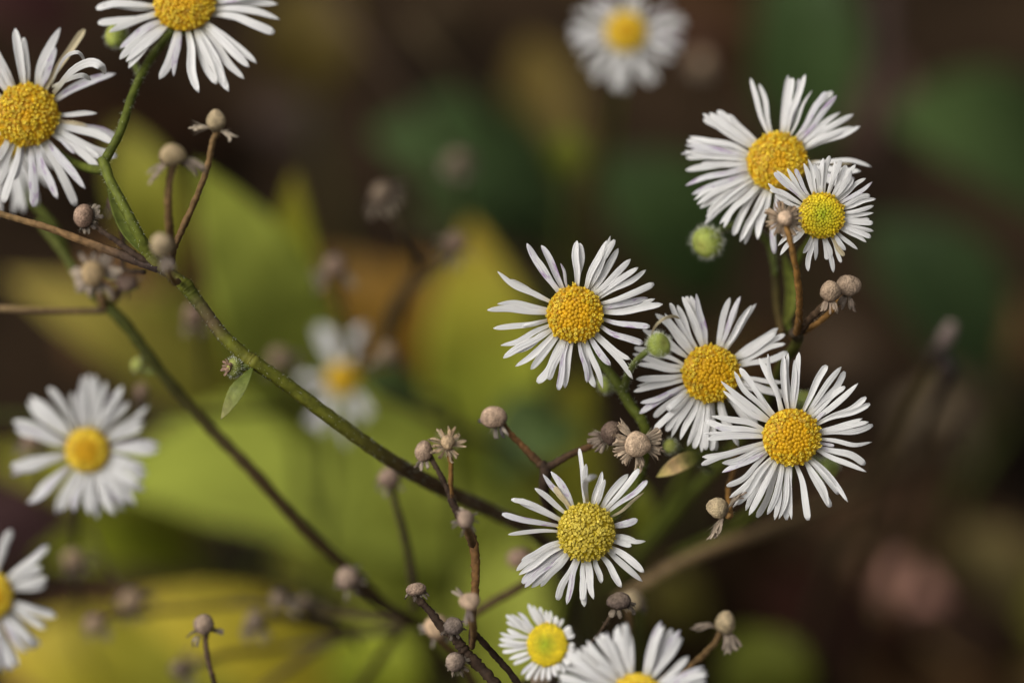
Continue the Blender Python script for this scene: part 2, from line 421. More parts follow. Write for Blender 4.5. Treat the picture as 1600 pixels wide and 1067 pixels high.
    if detail:
        hb = MB()
        for k in range(140):
            a = random.uniform(0, 6.28); h = random.uniform(-.9, -.4); q = .55 + .35 * (h + .9) / .5
            dd = e1 * math.cos(a) + e2 * math.sin(a)
            hair(hb, C + dd * rd * q * .92 + n * rd * h, dd + n * random.uniform(-.5, .3), mm(7, dz), 1.8e-5, (0.7, .72, .6))
        hb.build('hairs', M_HAIR, inv)
    if stalk:
        sb = MB(); r0 = stalk[0][3]
        pts = tube(sb, [(C - n * rd * .93, mm(r0 * 1.1, dz))] + path(stalk), stalk_col or [(0, (0.10, .12, .016)), (1, (0.085, .10, .014))], rough=.05, ridges=.06, sub=9)
        st = sb.build('stalk', M_GREEN, root)
        if hairy:
            hb = MB(); hairs_on(hb, pts, 7, mm(6, dz), (0.62, .66, .5)); hb.build('hairs', M_HAIR, st)
    return root

A = (750, 360, 4.444); A2 = (760, 520, 5.333)
def rc(lst, c): return [(c[0] + t[0] / c[2], c[1] + t[1] / c[2]) + tuple(t[2:]) for t in lst]
flower(898.5, 491, 46, 0, rc([(675, 72), (690, 90, .9), (905, 40), (880, 70), (935, 65), (960, 125), (1045, 200), (1098, 258), (1152, 275), (1208, 370, .95), (1165, 468), (1215, 475, 1, 'n'), (1270, 512), (1180, 668, .85, 'p'), (340, 140), (325, 90), (425, 105), (560, 228, .55, 'p'), (122, 285, 1.1), (210, 345), (120, 510, .9), (50, 553), (92, 680), (320, 655, .5, 'c')], A)
       + rc([(120, 105), (140, 210), (230, 170), (240, 280), (370, 305), (425, 415, 1.15), (520, 390), (600, 475), (655, 460), (838, 415, .9, 'p'), (905, 455, 1.1), (970, 465), (1035, 270, 1.05, 'p'), (1220, 385), (1200, 220), (1305, 85)], A2),
       label='open white daisy, uncovered, upper left of the sharp cluster, slim petals round a golden centre', wpx=12.5,
       stalk=[(920, 540, 7, 5), (942, 570, 7, 6.5), (962, 595, 6, 8), (985, 633, 6, 8.5), (1008, 668, 6, 8.5), (1006, 715, 8, 8.5), (990, 765, 10, 8.5), (955, 810, 13, 8.5), (915, 850, 17, 9)], hairy=True, tilt=(-.04, .02))
B8 = (960, 440, 3.81)
flower(1111, 584, 47, 4, rc([(487, 72), (455, 85), (430, 88), (405, 90), (375, 140), (330, 130), (300, 190), (245, 192), (205, 290), (170, 285, .8), (120, 395, .9), (110, 430, .9), (135, 490), (130, 580, 1.1), (135, 622), (115, 655, 1.1), (155, 722), (150, 785), (235, 805), (240, 880), (310, 890), (325, 750, 1, 'c'), (340, 925, 1.1), (392, 940), (435, 978), (475, 992), (520, 1015), (545, 1000), (580, 1005), (605, 1005), (740, 980), (690, 905), (850, 850), (800, 842), (1010, 600, .7), (1020, 685), (1015, 655), (1030, 420, 1.15), (1020, 370), (1015, 315), (975, 275), (965, 300), (845, 130), (815, 140), (750, 88, .95), (735, 115), (688, 95), (535, 290, .6, 'b')], B8),
       label='white daisy with a hairy green bud in front of its left petals', wpx=12, extra=[([(1016, 530, 0), (1023, 511, -3), (1037, 498, -4), (1052, 494, -3), (1062, 498, -2)], 5, 'b')], stalk=[(1112, 600, 25, 6), (1100, 660, 34, 7), (1060, 760, 45, 7), (1000, 850, 55, 7)], tilt=(.03, .03))
C9 = (1020, 560, 3.81)
flower(1236.5, 682.8, 46.5, 0, rc([(871, -37, 1.05), (843, 8, .85), (806, -32, .8), (779, -17, .9), (686, -27, .9), (633, -2, 1.05), (519, 58), (486, 78), (550, 120, .9), (406, 135), (419, 193), (351, 343), (316, 371), (371, 408), (300, 445), (320, 482), (295, 585), (290, 632), (412, 622), (412, 678), (440, 758), (457, 828), (478, 885), (505, 870), (553, 905), (573, 932), (620, 945), (682, 928), (725, 960), (750, 955), (797, 960), (826, 958), (925, 962, 1.25), (1060, 883, 1.1), (1045, 885), (1162, 855), (1105, 808), (1272, 675), (1265, 630), (1305, 497, .8), (1080, 520, .5, 'p'), (1075, 540, .4, 'p'), (1310, 395), (1285, 378), (1248, 357), (1292, 268), (1270, 230), (1222, 148), (1145, 168), (1142, 78, 1.1), (1122, 50), (1037, 42), (1030, 320, .6, 'p')], C9),
       label='white daisy at the lower right of the sharp cluster, petals lying over the daisy behind', wpx=12, stalk=[(1238, 700, 20, 6), (1225, 760, 32, 6), (1150, 820, 48, 7), (1060, 870, 62, 8)], tilt=(.02, .03))
D5 = (1040, 100, 4.444); D6 = (1040, 300, 4.444)
flower(1214.5, 253, 49, 7, rc([(590, 100), (650, 140), (850, 80, 1.1), (880, 100), (925, 105, 1, 'p'), (970, 75, 1.1), (1018, 185, .5), (1110, 195), (1160, 195), (1188, 220), (1213, 335, .9), (1305, 350), (1300, 435, .9), (1352, 432), (1430, 715, .8), (1300, 690, .4, 'b'), (1355, 745), (1310, 800), (1250, 870), (260, 345), (265, 385), (305, 340), (360, 328), (440, 350), (165, 505), (150, 535), (140, 565), (135, 600), (110, 625, 1, 'p'), (145, 650), (250, 690), (140, 738), (380, 770, .9, 'p'), (140, 845), (185, 905, 1, 'p'), (200, 945), (220, 975), (240, 1000)], D5)
       + rc([(290, 140), (280, 175), (270, 225), (375, 225), (405, 250), (468, 300), (515, 345), (550, 362), (625, 290), (755, 428, 1.05), (640, 330)], D6),
       label='largest white daisy at upper right, partly hidden by the smaller daisy in front of it', wpx=12, tilt=(-.12, .16), n_open=.72,
       stalk=[(1208, 330, 20, 5), (1212, 400, 18, 5), (1213, 470, 16, 5.5), (1222, 520, 12, 6)], stalk_col=[(0, (.06, .07, .012)), (1, (.07, .045, .015))])
flower(1283.7, 337, 37.5, 0, rc([(990, -229), (960, -199), (1030, -190, .9), (1095, -234), (1140, -249), (1180, -214), (1215, -219), (1255, -184), (1320, -189), (1290, -150), (1305, -89), (1390, -94), (1435, -69), (1420, 26), (1460, 49), (1445, 96), (900, -159), (845, -164), (770, -149), (755, -134), (712, -59), (725, -14), (760, 20), (1445, 145), (1415, 190), (1440, 215), (1445, 272), (1425, 315), (1395, 350), (1335, 400), (1250, 405), (1240, 445, 1.1, 'b'), (1220, 490, .8), (1165, 560), (1150, 455), (1120, 470), (1040, 475), (990, 550), (955, 425), (795, 440), (780, 375), (890, 330), (800, 300), (850, 350)], D6),
       label='smaller white daisy with a greenish spot in its centre, overlapping the largest daisy', wpx=9.5, young=.8, n_open=.12, dome=.42, nflor=210,
       stalk=[(1275, 360, 12, 5), (1245, 410, 16, 5), (1232, 470, 16, 5), (1232, 520, 13, 6)], tilt=(.05, .05))
E = (740, 680, 3.811)
flower(916.3, 831, 47, 0, rc([(630, 78, .65), (670, 170, .9), (765, 215, .9), (782, 262, .8), (985, 200), (920, 230), (1035, 270, .9, 'p'), (895, 335, .75), (1015, 340, .5, 'b'), (978, 500, 1.1, 'p'), (1025, 630, .8), (985, 640), (940, 660), (1015, 815), (1005, 870), (880, 905, 1.05), (845, 712, .4), (715, 975), (760, 880), (660, 1020, 1.1), (645, 985), (555, 1005, .8), (500, 980, 1.15), (305, 905, 1.1, 'p'), (345, 905), (400, 900), (290, 880, .9, 'p'), (270, 830), (255, 805, 1.1), (285, 745), (205, 590, .6), (170, 468, 1, 'p'), (225, 382, .7), (268, 385), (365, 315, .85), (412, 230, .9, 'p'), (460, 215, 1, 'p'), (485, 305, .8, 'b')], E),
       label='white daisy with ragged purplish petals and a dull olive-yellow centre', wpx=13, olive=.72, n_open=1.0, nflor=250, dome=.6, tilt=(-.02, .02), lift=(-6, 14),
       extra=[([(918, 784, -1), (914, 758, -5), (919, 747, -7), (933, 744, -6)], 10, 'w')],
       stalk=[(916, 850, 20, 7), (900, 900, 34, 8), (880, 960, 60, 9), (870, 1030, 95, 9), (P(860, 1100, 140), .0008), (ground_point(P(860, 1100, 140)), .0009)])
F1c = (0, 0, 3.556)
flower(288, 6, 49, 8, rc([(535, 50), (545, 130), (555, 25), (605, 180), (665, 270), (665, 330), (700, 345), (715, 380), (885, 440), (965, 425, .85), (1105, 515), (1205, 465), (1270, 510), (1240, 480), (1355, 440), (1425, 355), (1385, 375), (1525, 185), (1555, 110), (1545, 25), (1430, 150), (580, -90), (640, -190), (760, -290), (880, -350), (1000, -380), (1120, -360), (1240, -330), (1370, -250), (1460, -140), (1500, -60)], F1c),
       label='white daisy cut off by the top edge of the photo, near the left corner', wpx=15.5, tilt=(.02, .38), n_open=.6,
       stalk=[(262, 58, 12, 6), (230, 100, 7, 6.3), (206, 150, 5, 6.5), (188, 205, 3, 6.8), (164, 250, 2, 7.5)], hairy=True)
flower(42, 180, 51, 6, rc([(85, 160), (130, 210, .6), (335, 155, 1.05), (310, 265, .85, 'p'), (470, 165, .9, 'b'), (645, 410, 1.2), (540, 630, .7), (490, 700, .8, 'b'), (675, 780), (640, 800), (650, 870), (560, 880), (545, 930), (475, 1050, 1.1, 'p'), (415, 855, .4, 'p'), (420, 1145, 1.1), (320, 1105), (190, 1150), (20, 1125), (80, 1000, 1, 'p'), (-60, 1080), (-130, 1000), (-220, 880), (-290, 760), (-300, 640), (-290, 500), (-240, 380), (-150, 300), (-60, 220), (0, 370), (20, 420)], F1c),
       label='white daisy cut by the left edge, one beige petal and curling petals on its right', wpx=16, n_open=.8, tilt=(.06, .02), lift=(-4, 16),
       extra=[([(84, 146, 5), (112, 112, 1), (140, 98, -2), (158, 104, -3), (163, 116, 0)], 14, 'w'), ([(80, 132, 6), (100, 92, 3), (122, 82, 1), (134, 98, 3)], 6, 'w'), ([(82, 136, 6), (110, 123, 3), (130, 118, 2), (142, 126, 3)], 8, 'w')],
       stalk=[(60, 215, 14, 6), (100, 245, 10, 6.5), (135, 262, 6, 7), (162, 266, 3, 7)])
flower(10, 212, 36, 18, [(57, 321), (37, 332), (82, 292, 1.3), (70, 280), (20, 335), (0, 338), (-30, 330), (-55, 310), (-70, 270), (-60, 230), (96, 262), (88, 240)],
       label='white daisy almost hidden beneath the left-edge daisy, only a few petals showing', wpx=14, detail=0, nflor=120, tilt=(.1, -.15),
       stalk=[(40, 300, 26, 6), (85, 355, 24, 6), (120, 430, 22, 7), (165, 478, 20, 8)])
G4 = (0, 560, 3.556)
g4 = [(460, 95), (530, 95), (490, 110), (680, 150), (655, 175), (825, 260), (805, 360), (790, 390), (890, 480), (885, 510), (810, 600), (820, 640), (805, 730), (770, 700), (750, 820), (720, 800), (640, 870), (610, 860), (540, 890), (500, 870), (310, 860), (340, 850), (155, 800), (190, 770), (65, 650), (65, 610), (65, 590), (75, 350), (90, 385, 1, 'p'), (110, 420), (170, 210), (200, 230), (155, 240), (270, 165), (395, 190, .7)]
flower(136.4, 703, 36, 24, rc(g4, G4), label='blurred white daisy on the left side against yellow-green leaves', dup=.5, wpx=14, detail=0, nflor=180, tilt=(.05, .02),
       stalk=[(128, 740, 40, 5), (122, 800, 48, 6), (118, 870, 60, 6), (125, 960, 90, 6), (P(130, 1010, 140), .0005), (ground_point(P(130, 1010, 140)), .0006)], stalk_col=(.05, .045, .015))
G5 = (0, 800, 4)
flower(-20, 931, 41, 22, rc([(70, 110, 1.1), (30, 170), (300, 210, 1.2), (270, 250), (290, 410), (285, 450), (350, 650), (330, 620), (250, 830), (215, 850), (170, 880), (110, 960), (70, 985), (20, 1000), (-60, 1000), (-150, 1000), (-260, 960), (-380, 880), (-470, 760), (-500, 600), (-480, 450), (-420, 300), (-320, 190), (-200, 110), (-80, 70)], G5),
       label='blurred white daisy half out of frame at the lower left edge', dup=.7, wpx=14, detail=0, nflor=150, tilt=(.1, 0),
       stalk=[(-10, 980, 50, 6), (0, 1060, 80, 6), (P(0, 1110, 130), .0005), (ground_point(P(0, 1110, 130)), .0006)])
G6 = (400, 460, 3.81)
flower(535, 592, 27, 76, rc([(350, 190), (385, 185), (425, 185), (455, 215), (600, 190), (640, 175), (255, 480), (245, 510), (300, 760), (340, 800), (390, 830), (540, 900), (650, 760), (690, 720), (330, 620)], G6),
       label='most blurred small daisy with gaps between its petals, behind the long green stem', wpx=13, detail=0, nflor=120, tilt=(.05, .25), dome=.7,
       stalk=[(540, 640, 95, 5), (560, 740, 120, 5), (P(580, 840, 150), .0004), (ground_point(P(580, 840, 150)), .0005)])
G7 = (840, 0, 5.333)
g7 = [(260, 290), (240, 330), (270, 90), (300, 60), (400, 0), (500, -30), (560, -40), (650, -90), (740, -100), (830, -80), (920, -40), (1020, -10), (1150, 40), (1240, 140), (1270, 200), (1260, 250), (1240, 330), (1230, 430), (1150, 520), (1080, 540), (1020, 710), (960, 740), (890, 690), (800, 760), (740, 810), (680, 810), (630, 780), (520, 720), (450, 720), (420, 650), (350, 580), (320, 510), (290, 440), (240, 230)]
flower(977.8, 49.7, 33, 58, [(977.8 + (x - 977.8) * .93, 49.7 + (y - 49.7) * .93) for k_, (x, y) in enumerate(rc(g7, G7)) if k_ % 4 != 3], label='blurred white daisy alone against the dark top of the photo', wpx=11, detail=0, nflor=140, tilt=(.02, .1),
       stalk=[(975, 90, 82, 5), (960, 200, 110, 5), (P(930, 340, 170), .0005), (ground_point(P(930, 340, 170)), .0006)])
G14 = (740, 900, 3.636)
flower(855, 1007, 35, -8, rc([(185, 220), (210, 215), (250, 205), (310, 155), (340, 165), (380, 175), (435, 195), (470, 225), (510, 240), (555, 290), (575, 330), (575, 390), (560, 440), (545, 500), (520, 545), (470, 570), (430, 590), (350, 590), (300, 585), (270, 560), (225, 500), (200, 470), (165, 430), (140, 390), (145, 355), (150, 320), (190, 300)], G14),
       label='small young daisy with a green-yellow centre at the bottom edge', dup=.5, wpx=9, detail=0, young=.9, n_open=0, nflor=200, dome=.3, tilt=(-.42, .12), lift=(-2, 24),
       stalk=[(875, 1030, 8, 5), (890, 1075, 20, 6), (P(900, 1120, 70), .0005), (ground_point(P(900, 1120, 70)), .0007)])
flower(996, 1092, 42, -12, rc([(870, 262, 1.05), (845, 270), (800, 300), (760, 315), (720, 330), (690, 345), (610, 400), (560, 430, .9), (530, 470), (480, 560), (470, 620), (1065, 255), (1085, 280), (1175, 305), (1190, 350), (1310, 510), (1330, 560), (1320, 590), (1340, 640), (1340, 720), (1290, 830), (1200, 930), (1100, 1010), (930, 1060), (780, 1040), (640, 960), (540, 850), (490, 740)], G14),
       label='large blurred daisy cut off by the bottom edge, only upper petals showing', dup=.8, wpx=15, detail=0, nflor=180, tilt=(.05, .22), lift=(0, 14),
       stalk=[(1000, 1140, 10, 6), (P(990, 1180, 60), .0005), (ground_point(P(990, 1180, 60)), .0007)])

# ------------------------------------------------------------------ buds
def bud(cx, cy, r, dz, ax, label, stalk, col=(0.26, 0.32, 0.035), hairs=260, hl=9, squash=.92, cat='flower bud', tuft=None, stalk_col=None):
    C = P(cx, cy, dz); r_ = mm(r, dz); n = camdir(*ax)
    root = thing('flower_bud', C - n * r_, label, cat, 'closed flower buds')
    mb = MB()
    pr = [(r_ * .25, -r_ * .92), (r_ * .62, -r_ * .78), (r_ * .9, -r_ * .42), (r_, 0), (r_ * .93, r_ * .36), (r_ * .7, r_ * .62 * squash), (r_ * .42, r_ * .72 * squash), (r_ * .12, r_ * .66 * squash)]
    lathe(mb, C, n, pr, 96, [(0, lerp(col, (0.1, .14, .02), .45)), (.6, col), (.85, lerp(col, (.5, .5, .12), .35)), (1, (0.42, .40, .08))], None, .05, 24)
    for i in range(len(mb.v)):
        st_ = .5 + .5 * math.cos((i % 96) / 96 * 6.283 * 24)
        mb.c[i] = lerp(lerp(mb.c[i], (.10, .15, .015), .55), lerp(mb.c[i], (.55, .55, .22), .35), st_)
    body = mb.build('bud_body', M_GREEN, root)
    hb = MB(); u = n.orthogonal().normalized(); w = n.cross(u)
    for k in range(hairs):
        a = random.uniform(0, 6.28); z = random.uniform(-.8, .55); q = math.sqrt(max(.05, 1 - z * z))
        d = (u * math.cos(a) + w * math.sin(a)) * q + n * z
        hair(hb, C + d * r_ * .96, d + n * random.uniform(-.1, .7), mm(hl, dz) * random.uniform(.5, 1.1), 2.0e-5, (0.75, .76, .62))
    hb.build('hairs', M_HAIR, body)
    if tuft:                          # withered petals still sticking out
        tb = MB()
        for k in range(26):
            a = random.uniform(0, 6.28); q = random.random() ** .5 * .6
            d = u * math.cos(a) + w * math.sin(a)
            b = C + d * r_ * q + n * r_ * .45
            strap(tb, [b, b + (n + d * .3) * r_ * .3, b + (n + d * random.uniform(.2, .9)) * r_ * .62], mm(4, dz), d, PROF, col=jit(tuft, .25), nl=6, nc=3)
        tb.build('withered_tuft', M_BRACT, root)
    if stalk:
        sb = MB(); pts = tube(sb, [(C - n * r_ * .85, mm(stalk[0][3], dz))] + path(stalk), stalk_col or (0.10, .12, .025), rough=.05, ridges=.05, sub=8)
        st = sb.build('stalk', M_GREEN, root)
        hb = MB(); hairs_on(hb, pts, 6, mm(7, dz), (0.62, .64, .5)); hb.build('hairs', M_HAIR, st)
    return root
bud(1030, 539, 19, -5, (.55, .25, .6), 'hairy green bud standing before the petals of a sharp daisy, stalk curving from the left', [(1004, 555, -4, 5), (990, 570, -1, 5.5), (979, 590, 3, 6), (976, 612, 6, 6)])
bud(1105, 379, 24, 9, (-.55, -.35, .6), 'round hairy green bud below left of the largest daisy', [(1132, 358, 12, 6), (1165, 352, 14, 5), (1200, 380, 16, 5), (1212, 430, 16, 5)], hl=11)
bud(181, 56, 19, 10, (-.6, .1, .5), 'hairy green bud peeping out beneath the petals of the top-edge daisy', [(195, 80, 12, 5), (213, 105, 11, 5), (218, 122, 8, 5)], hl=7)
bud(946, 601, 13, 10, (-.7, -.3, .5), 'small green bud below the uncovered golden daisy, touching its lower petals', [(958, 605, 10, 5), (972, 608, 8, 5)], hl=8, hairs=160)
bud(1048, 697, 12, 8, (-.4, .2, .7), 'tiny yellow-green bud right of the pale bristly seed head', [(1062, 704, 10, 5), (1088, 716, 14, 5), (1110, 735, 20, 5)], hl=6, hairs=120, col=(.22, .24, .03))
bud(1294, 733, 18, 12, (.5, -.4, .5), 'green bud half hidden under the lower right petals of a sharp daisy', [(1280, 720, 16, 5), (1255, 715, 24, 5)], hl=7, hairs=160, col=(.13, .17, .03))
bud(1257, 624, 15, 12, (.2, .6, .5), 'green bud showing between the top petals of the lower right daisy', [(1250, 645, 14, 5), (1245, 680, 22, 5)], hl=6, hairs=130, col=(.15, .19, .03))
bud(215, 570, 11, 24, (-.5, .2, .6), 'small blurred pale green bud by the thin blurred stem', [(228, 580, 24, 4), (248, 582, 23, 4)], hl=5, hairs=60, col=(.34, .36, .07))
bud(366, 574, 15, 1, (-.7, .1, .5), 'withered pinkish bud growing from the long green stem above a small leaf', [(382, 573, 1, 6), (393, 568, 1, 6)], hl=7, hairs=200, col=(.16, .17, .03), tuft=(.30, .19, .13))

# ------------------------------------------------------------------ dried seed heads
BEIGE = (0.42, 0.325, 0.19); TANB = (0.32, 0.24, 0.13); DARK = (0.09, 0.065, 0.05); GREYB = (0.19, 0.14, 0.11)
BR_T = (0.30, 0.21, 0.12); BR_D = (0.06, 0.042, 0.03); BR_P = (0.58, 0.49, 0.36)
ST_T = (0.17, 0.10, 0.04); ST_D = (0.045, 0.028, 0.018); ST_O = (0.24, 0.12, 0.03)
def seed(cx, cy, r, dz, ax, label, stalk, col=BEIGE, nb=9, bl=1.0, bcol=BR_T, reflex=.5, asp=1.0, scol=ST_T, sharp=True, arcs=None, bw=.34, group='dried seed heads', name='seed_head'):
    """ax: which way the dome points (right, up, towards the camera)"""
    C = P(cx, cy, dz); r_ = mm(r, dz); n = camdir(*ax)
    root = thing(name, C - n * r_, label, 'seed head', group)
    u = n.orthogonal().normalized(); w = n.cross(u)
    mb = MB(); pr = []
    for d in (-80, -62, -45, -28, -12, 0, 14, 28, 42, 56, 70, 84):
        q = R(d); rr = math.cos(q); h = math.sin(q) * asp
        pr.append((r_ * rr * (1 if d > -40 else .95), r_ * h * (1 if d > 0 else .85)))
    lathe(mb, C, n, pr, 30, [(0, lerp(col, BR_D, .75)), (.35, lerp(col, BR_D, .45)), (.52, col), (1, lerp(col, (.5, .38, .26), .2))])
    ph = [random.uniform(0, 6.28) for _ in range(3)]
    for i, p in enumerate(mb.v):
        q = (p - C) / r_
        mb.v[i] = C + (p - C) * (1 + random.uniform(-.022, .022) + random.uniform(-.02, .02) + .065 * math.sin(2.6 * q.x + ph[0]) + .06 * math.sin(3.1 * q.y + ph[1]) + .055 * math.sin(2.9 * q.z + ph[2]))
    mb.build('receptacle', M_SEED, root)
    bm = MB(); k = 0
    for i in range(nb):
        if arcs:
            lo, hi = random.choice(arcs); a = R(random.uniform(lo, hi))
            # screen angle -> around the dome axis
            sdir = camdir(math.cos(a), math.sin(a), 0); d = sdir - n * sdir.dot(n); d.normalize()
        else:
            a = i * 6.283 / nb + random.uniform(-.35, .35); d = u * math.cos(a) + w * math.sin(a)
        L = r_ * bl * random.uniform(.7, 1.15)
        b = C + d * r_ * .72 - n * r_ * (.62 * asp)
        rf = reflex + random.uniform(-.25, .25)
        d2 = (d + w.cross(d) * 0 - n * rf).normalized()
        p1 = b + (d * .8 + n * .12) * L * .45; p2 = b + d * L * .62 + d2 * L * .22 - n * L * rf * .25; p3 = p2 + (d2 * .35 - n * rf * .5 + Vector((random.uniform(-.3, .3), random.uniform(-.3, .3), random.uniform(-.3, .3)))) * L * .5
        c = jit(lerp(bcol, BR_P, random.random() * .35), .3)
        strap(bm, [b, p1, p2, p3], r_ * bw * random.uniform(.7, 1.2), n, random.choice((PROF_P, PROF_B)), th=7e-5, curl=random.uniform(-.7, .7), twist=random.uniform(-.9, .9), col=[(0, lerp(c, BR_D, .5)), (.5, c), (1, jit(c, .3))], nl=9, nc=5, frill=.25)
        if sharp and k < 90:
            bm.build('bract', M_BRACT, root); bm = MB(); k += 1
    if not sharp and nb: bm.build('bract_collar', M_BRACT, root)
    if sharp and nb:                  # loose bristles between the bracts
        hb = MB()
        for i in range(nb * 5):
            if arcs: a = R(random.uniform(*random.choice(arcs))); sdir = camdir(math.cos(a), math.sin(a), 0); d = (sdir - n * sdir.dot(n)).normalized()
            else: a = random.uniform(0, 6.283); d = u * math.cos(a) + w * math.sin(a)
            hair(hb, C + d * r_ * .7 - n * r_ * .55 * asp, d - n * (reflex * .8 + random.uniform(-.3, .3)), r_ * bl * random.uniform(.5, 1.15), 1.8e-5, jit(lerp(bcol, BR_P, .6), .2))
        hb.build('bristles', M_HAIR, root)
    if stalk:
        sb = MB(); r0 = stalk[0][3]
        cb = scol if isinstance(scol, list) else [(0, lerp(scol, TANB, .25)), (.5, scol), (1, lerp(scol, ST_D, .5))]
        pts = tube(sb, [(C - n * r_ * .6 * asp, mm(r0 * 1.5, dz)), (C - n * r_ * 1.15 * asp, mm(r0 * 1.15, dz))] + path(stalk), cb, seg=8, rough=.14, ridges=.10, sub=10, wob=.10)
        st = sb.build('stalk', M_DRY, root)
        if sharp:
            hb = MB(); hairs_on(hb, pts, 2.2, mm(5, dz), (0.32, .25, .17)); hb.build('hairs', M_HAIR, st)
    return root
seed(338, 190, 15, -6, (.05, .75, .45), 'beige oval seed head on the taller thin stalk below the top-edge daisy', [(332, 222, -5, 4.5), (324, 262, -4, 4.5), (306, 310, -3, 4.5), (284, 360, -2, 5), (272, 388, -1, 5), (268, 410, 2, 5)], asp=1.35, arcs=[(160, 205), (160, 205), (290, 310)], nb=11, bl=1.9, bcol=(.28, .23, .17), reflex=.1)
seed(271, 242, 19, -13, (0, .55, .6), 'blurred tan seed head with drooping bracts, left of the taller oval one', [(266, 280, -12, 5.5), (263, 320, -11, 6), (265, 355, -9, 6), (268, 385, -5, 6), (266, 410, 1, 6)], col=TANB, arcs=[(-40, 0), (-40, 0), (210, 240)], nb=14, bl=1.7, bcol=(.26, .20, .15), sharp=False)
seed(254, 383, 18, -17, (0, .35, .8), 'blurred pale round seed head in front of the stem fork', [(264, 425, -14, 5), (272, 440, -8, 5), (278, 440, 0, 5)], asp=1.1, arcs=[(-95, -60)], nb=8, bl=1.4, bcol=(.22, .17, .14), sharp=False)
seed(130, 338, 18, 3, (-.55, .3, .65), 'dark-rimmed withered seed head on a short brown stalk left of the stem fork', [(152, 356, 3, 4.5), (180, 375, 2, 5), (208, 396, 1, 5.5), (236, 412, 1, 6)], col=(.26, .17, .12), nb=16, bl=.8, bcol=(.05, .038, .03), scol=ST_D, reflex=.2)
seed(180, 318, 12, 16, (-.2, .7, .5), 'small blurred brown seed head directly behind the upper green stem', [(190, 345, 16, 4), (194, 385, 15, 4), (193, 420, 14, 4), (225, 425, 6, 4)], col=(.2, .13, .1), nb=8, bl=1.2, bcol=(.12, .08, .06), scol=ST_D, sharp=False)
seed(146, 428, 19, 17, (-.1, .1, 1), 'large blurred withered flower with a ring of pale bracts, below the dry straw stalk', [(158, 470, 18, 6), (168, 485, 19, 6)], col=(.40, .28, .14), nb=30, bl=1.35, bcol=(.26, .2, .15), sharp=False, bw=.5, reflex=.1)
seed(198, 443, 15, 18, (.3, -.2, .8), 'dark blurred withered head right of the large ring of pale bracts', [(180, 465, 19, 5), (170, 484, 20, 5)], col=(.11, .07, .055), nb=12, bl=1.2, bcol=(.08, .055, .045), sharp=False)
seed(772, 650, 19, 5, (-.35, .3, .8), 'pale round seed head with dark bracts at the end of a dark forked twig', [(795, 675, 6, 5), (812, 692, 6, 5.5), (835, 715, 6, 7), (851, 731, 6, 8)], nb=9, arcs=[(235, 310), (235, 310), (170, 185)], bl=1.1, bcol=(.06, .05, .05), col=(.42, .29, .20), scol=[(0, (.16, .08, .03)), (.6, (.13, .06, .02)), (1, ST_D)])
seed(662, 704, 16, 4, (-.45, .5, .6), 'tan seed head touching the bristly star-shaped one, above the brown stalk', [(678, 724, 4, 4.5), (695, 755, 4, 4.5), (708, 785, 4, 5), (722, 806, 4, 5.5)], nb=10, arcs=[(200, 300)], bl=1.0, bcol=(.12, .085, .07), col=(.33, .23, .16), scol=ST_D)
seed(700, 692, 11, 3, (.15, .45, .8), 'star-shaped dry flower with folded tan bracts, highest on the brown stalk', [(704, 722, 4, 3.5), (704, 755, 4, 4), (705, 785, 4, 4.5)], nb=22, bl=2.0, bcol=(.34, .23, .13), col=(.40, .28, .16), scol=ST_O, reflex=-.15, bw=.5)
seed(607, 745, 17, 24, (-.2, .6, .6), 'blurred brown seed head just under the lower long stem, on an upright stalk', [(617, 785, 25, 5), (630, 830, 26, 5.5), (642, 885, 28, 6), (648, 950, 30, 6)], col=(.24, .16, .12), nb=8, bl=.9, bcol=(.1, .07, .06), scol=ST_D, sharp=False)
seed(650, 921, 14.5, -1, (-.15, .85, .3), 'sharp brown button seed head at the tip of the thick dark twig', [(656, 938, -1, 5.5), (672, 955, -1, 5.5), (693, 982, -1, 7), (706, 990, -1, 7)], col=(.26, .18, .13), nb=7, bl=.6, bcol=BR_D, asp=.8, scol=ST_D, reflex=.8)
seed(709, 977, 15, -2, (.1, .5, .7), 'dark grey pitted seed head sitting midway on the thick dark twig', [(715, 1000, -1, 6), (722, 1010, -1, 6)], col=(.16, .125, .105), nb=7, bl=.7, bcol=BR_D, scol=ST_D)
seed(712, 1034, 15.5, -2, (-.35, .3, .8), 'grey-brown seed head hanging beneath the thick dark twig', [(724, 1022, -1, 5.5), (735, 1020, -1, 5)], col=(.24, .18, .14), nb=9, bl=.8, bcol=BR_D, scol=ST_D)
seed(682, 980, 19, 15, (-.1, .3, .8), 'blurred pale seed head behind the thick dark twig', [(694, 1005, 17, 5), (720, 1030, 20, 5), (745, 1070, 26, 5)], col=(.45, .31, .19), nb=7, bl=.9, bcol=(.15, .12, .11), sharp=False)
seed(733, 940, 15, -9, (0, .3, .85), 'blurred pink-beige seed head hanging over the brown stalk above the dark twig', [(738, 970, -7, 6), (740, 990, -4, 4.5), (737, 1012, -1, 4)], asp=.9, arcs=[(75, 95), (120, 150), (255, 285)], nb=9, bl=1.5, bcol=(.24, .18, .15), col=(.40, .28, .19), sharp=False)
seed(728, 810, 14, -9, (.1, .4, .8), 'blurred soft brown seed head leaning on the brown stalk', [(733, 835, -5, 6), (738, 850, 0, 6)], col=(.28, .20, .15), nb=8, bl=1.1, bcol=(.14, .11, .09), sharp=False)
seed(812, 872, 18, 28, (-.2, .3, .8), 'blurred pinkish seed head left of the ragged daisy', [(825, 900, 32, 5), (815, 915, 26, 5)], col=(.28, .18, .13), nb=0, sharp=False)
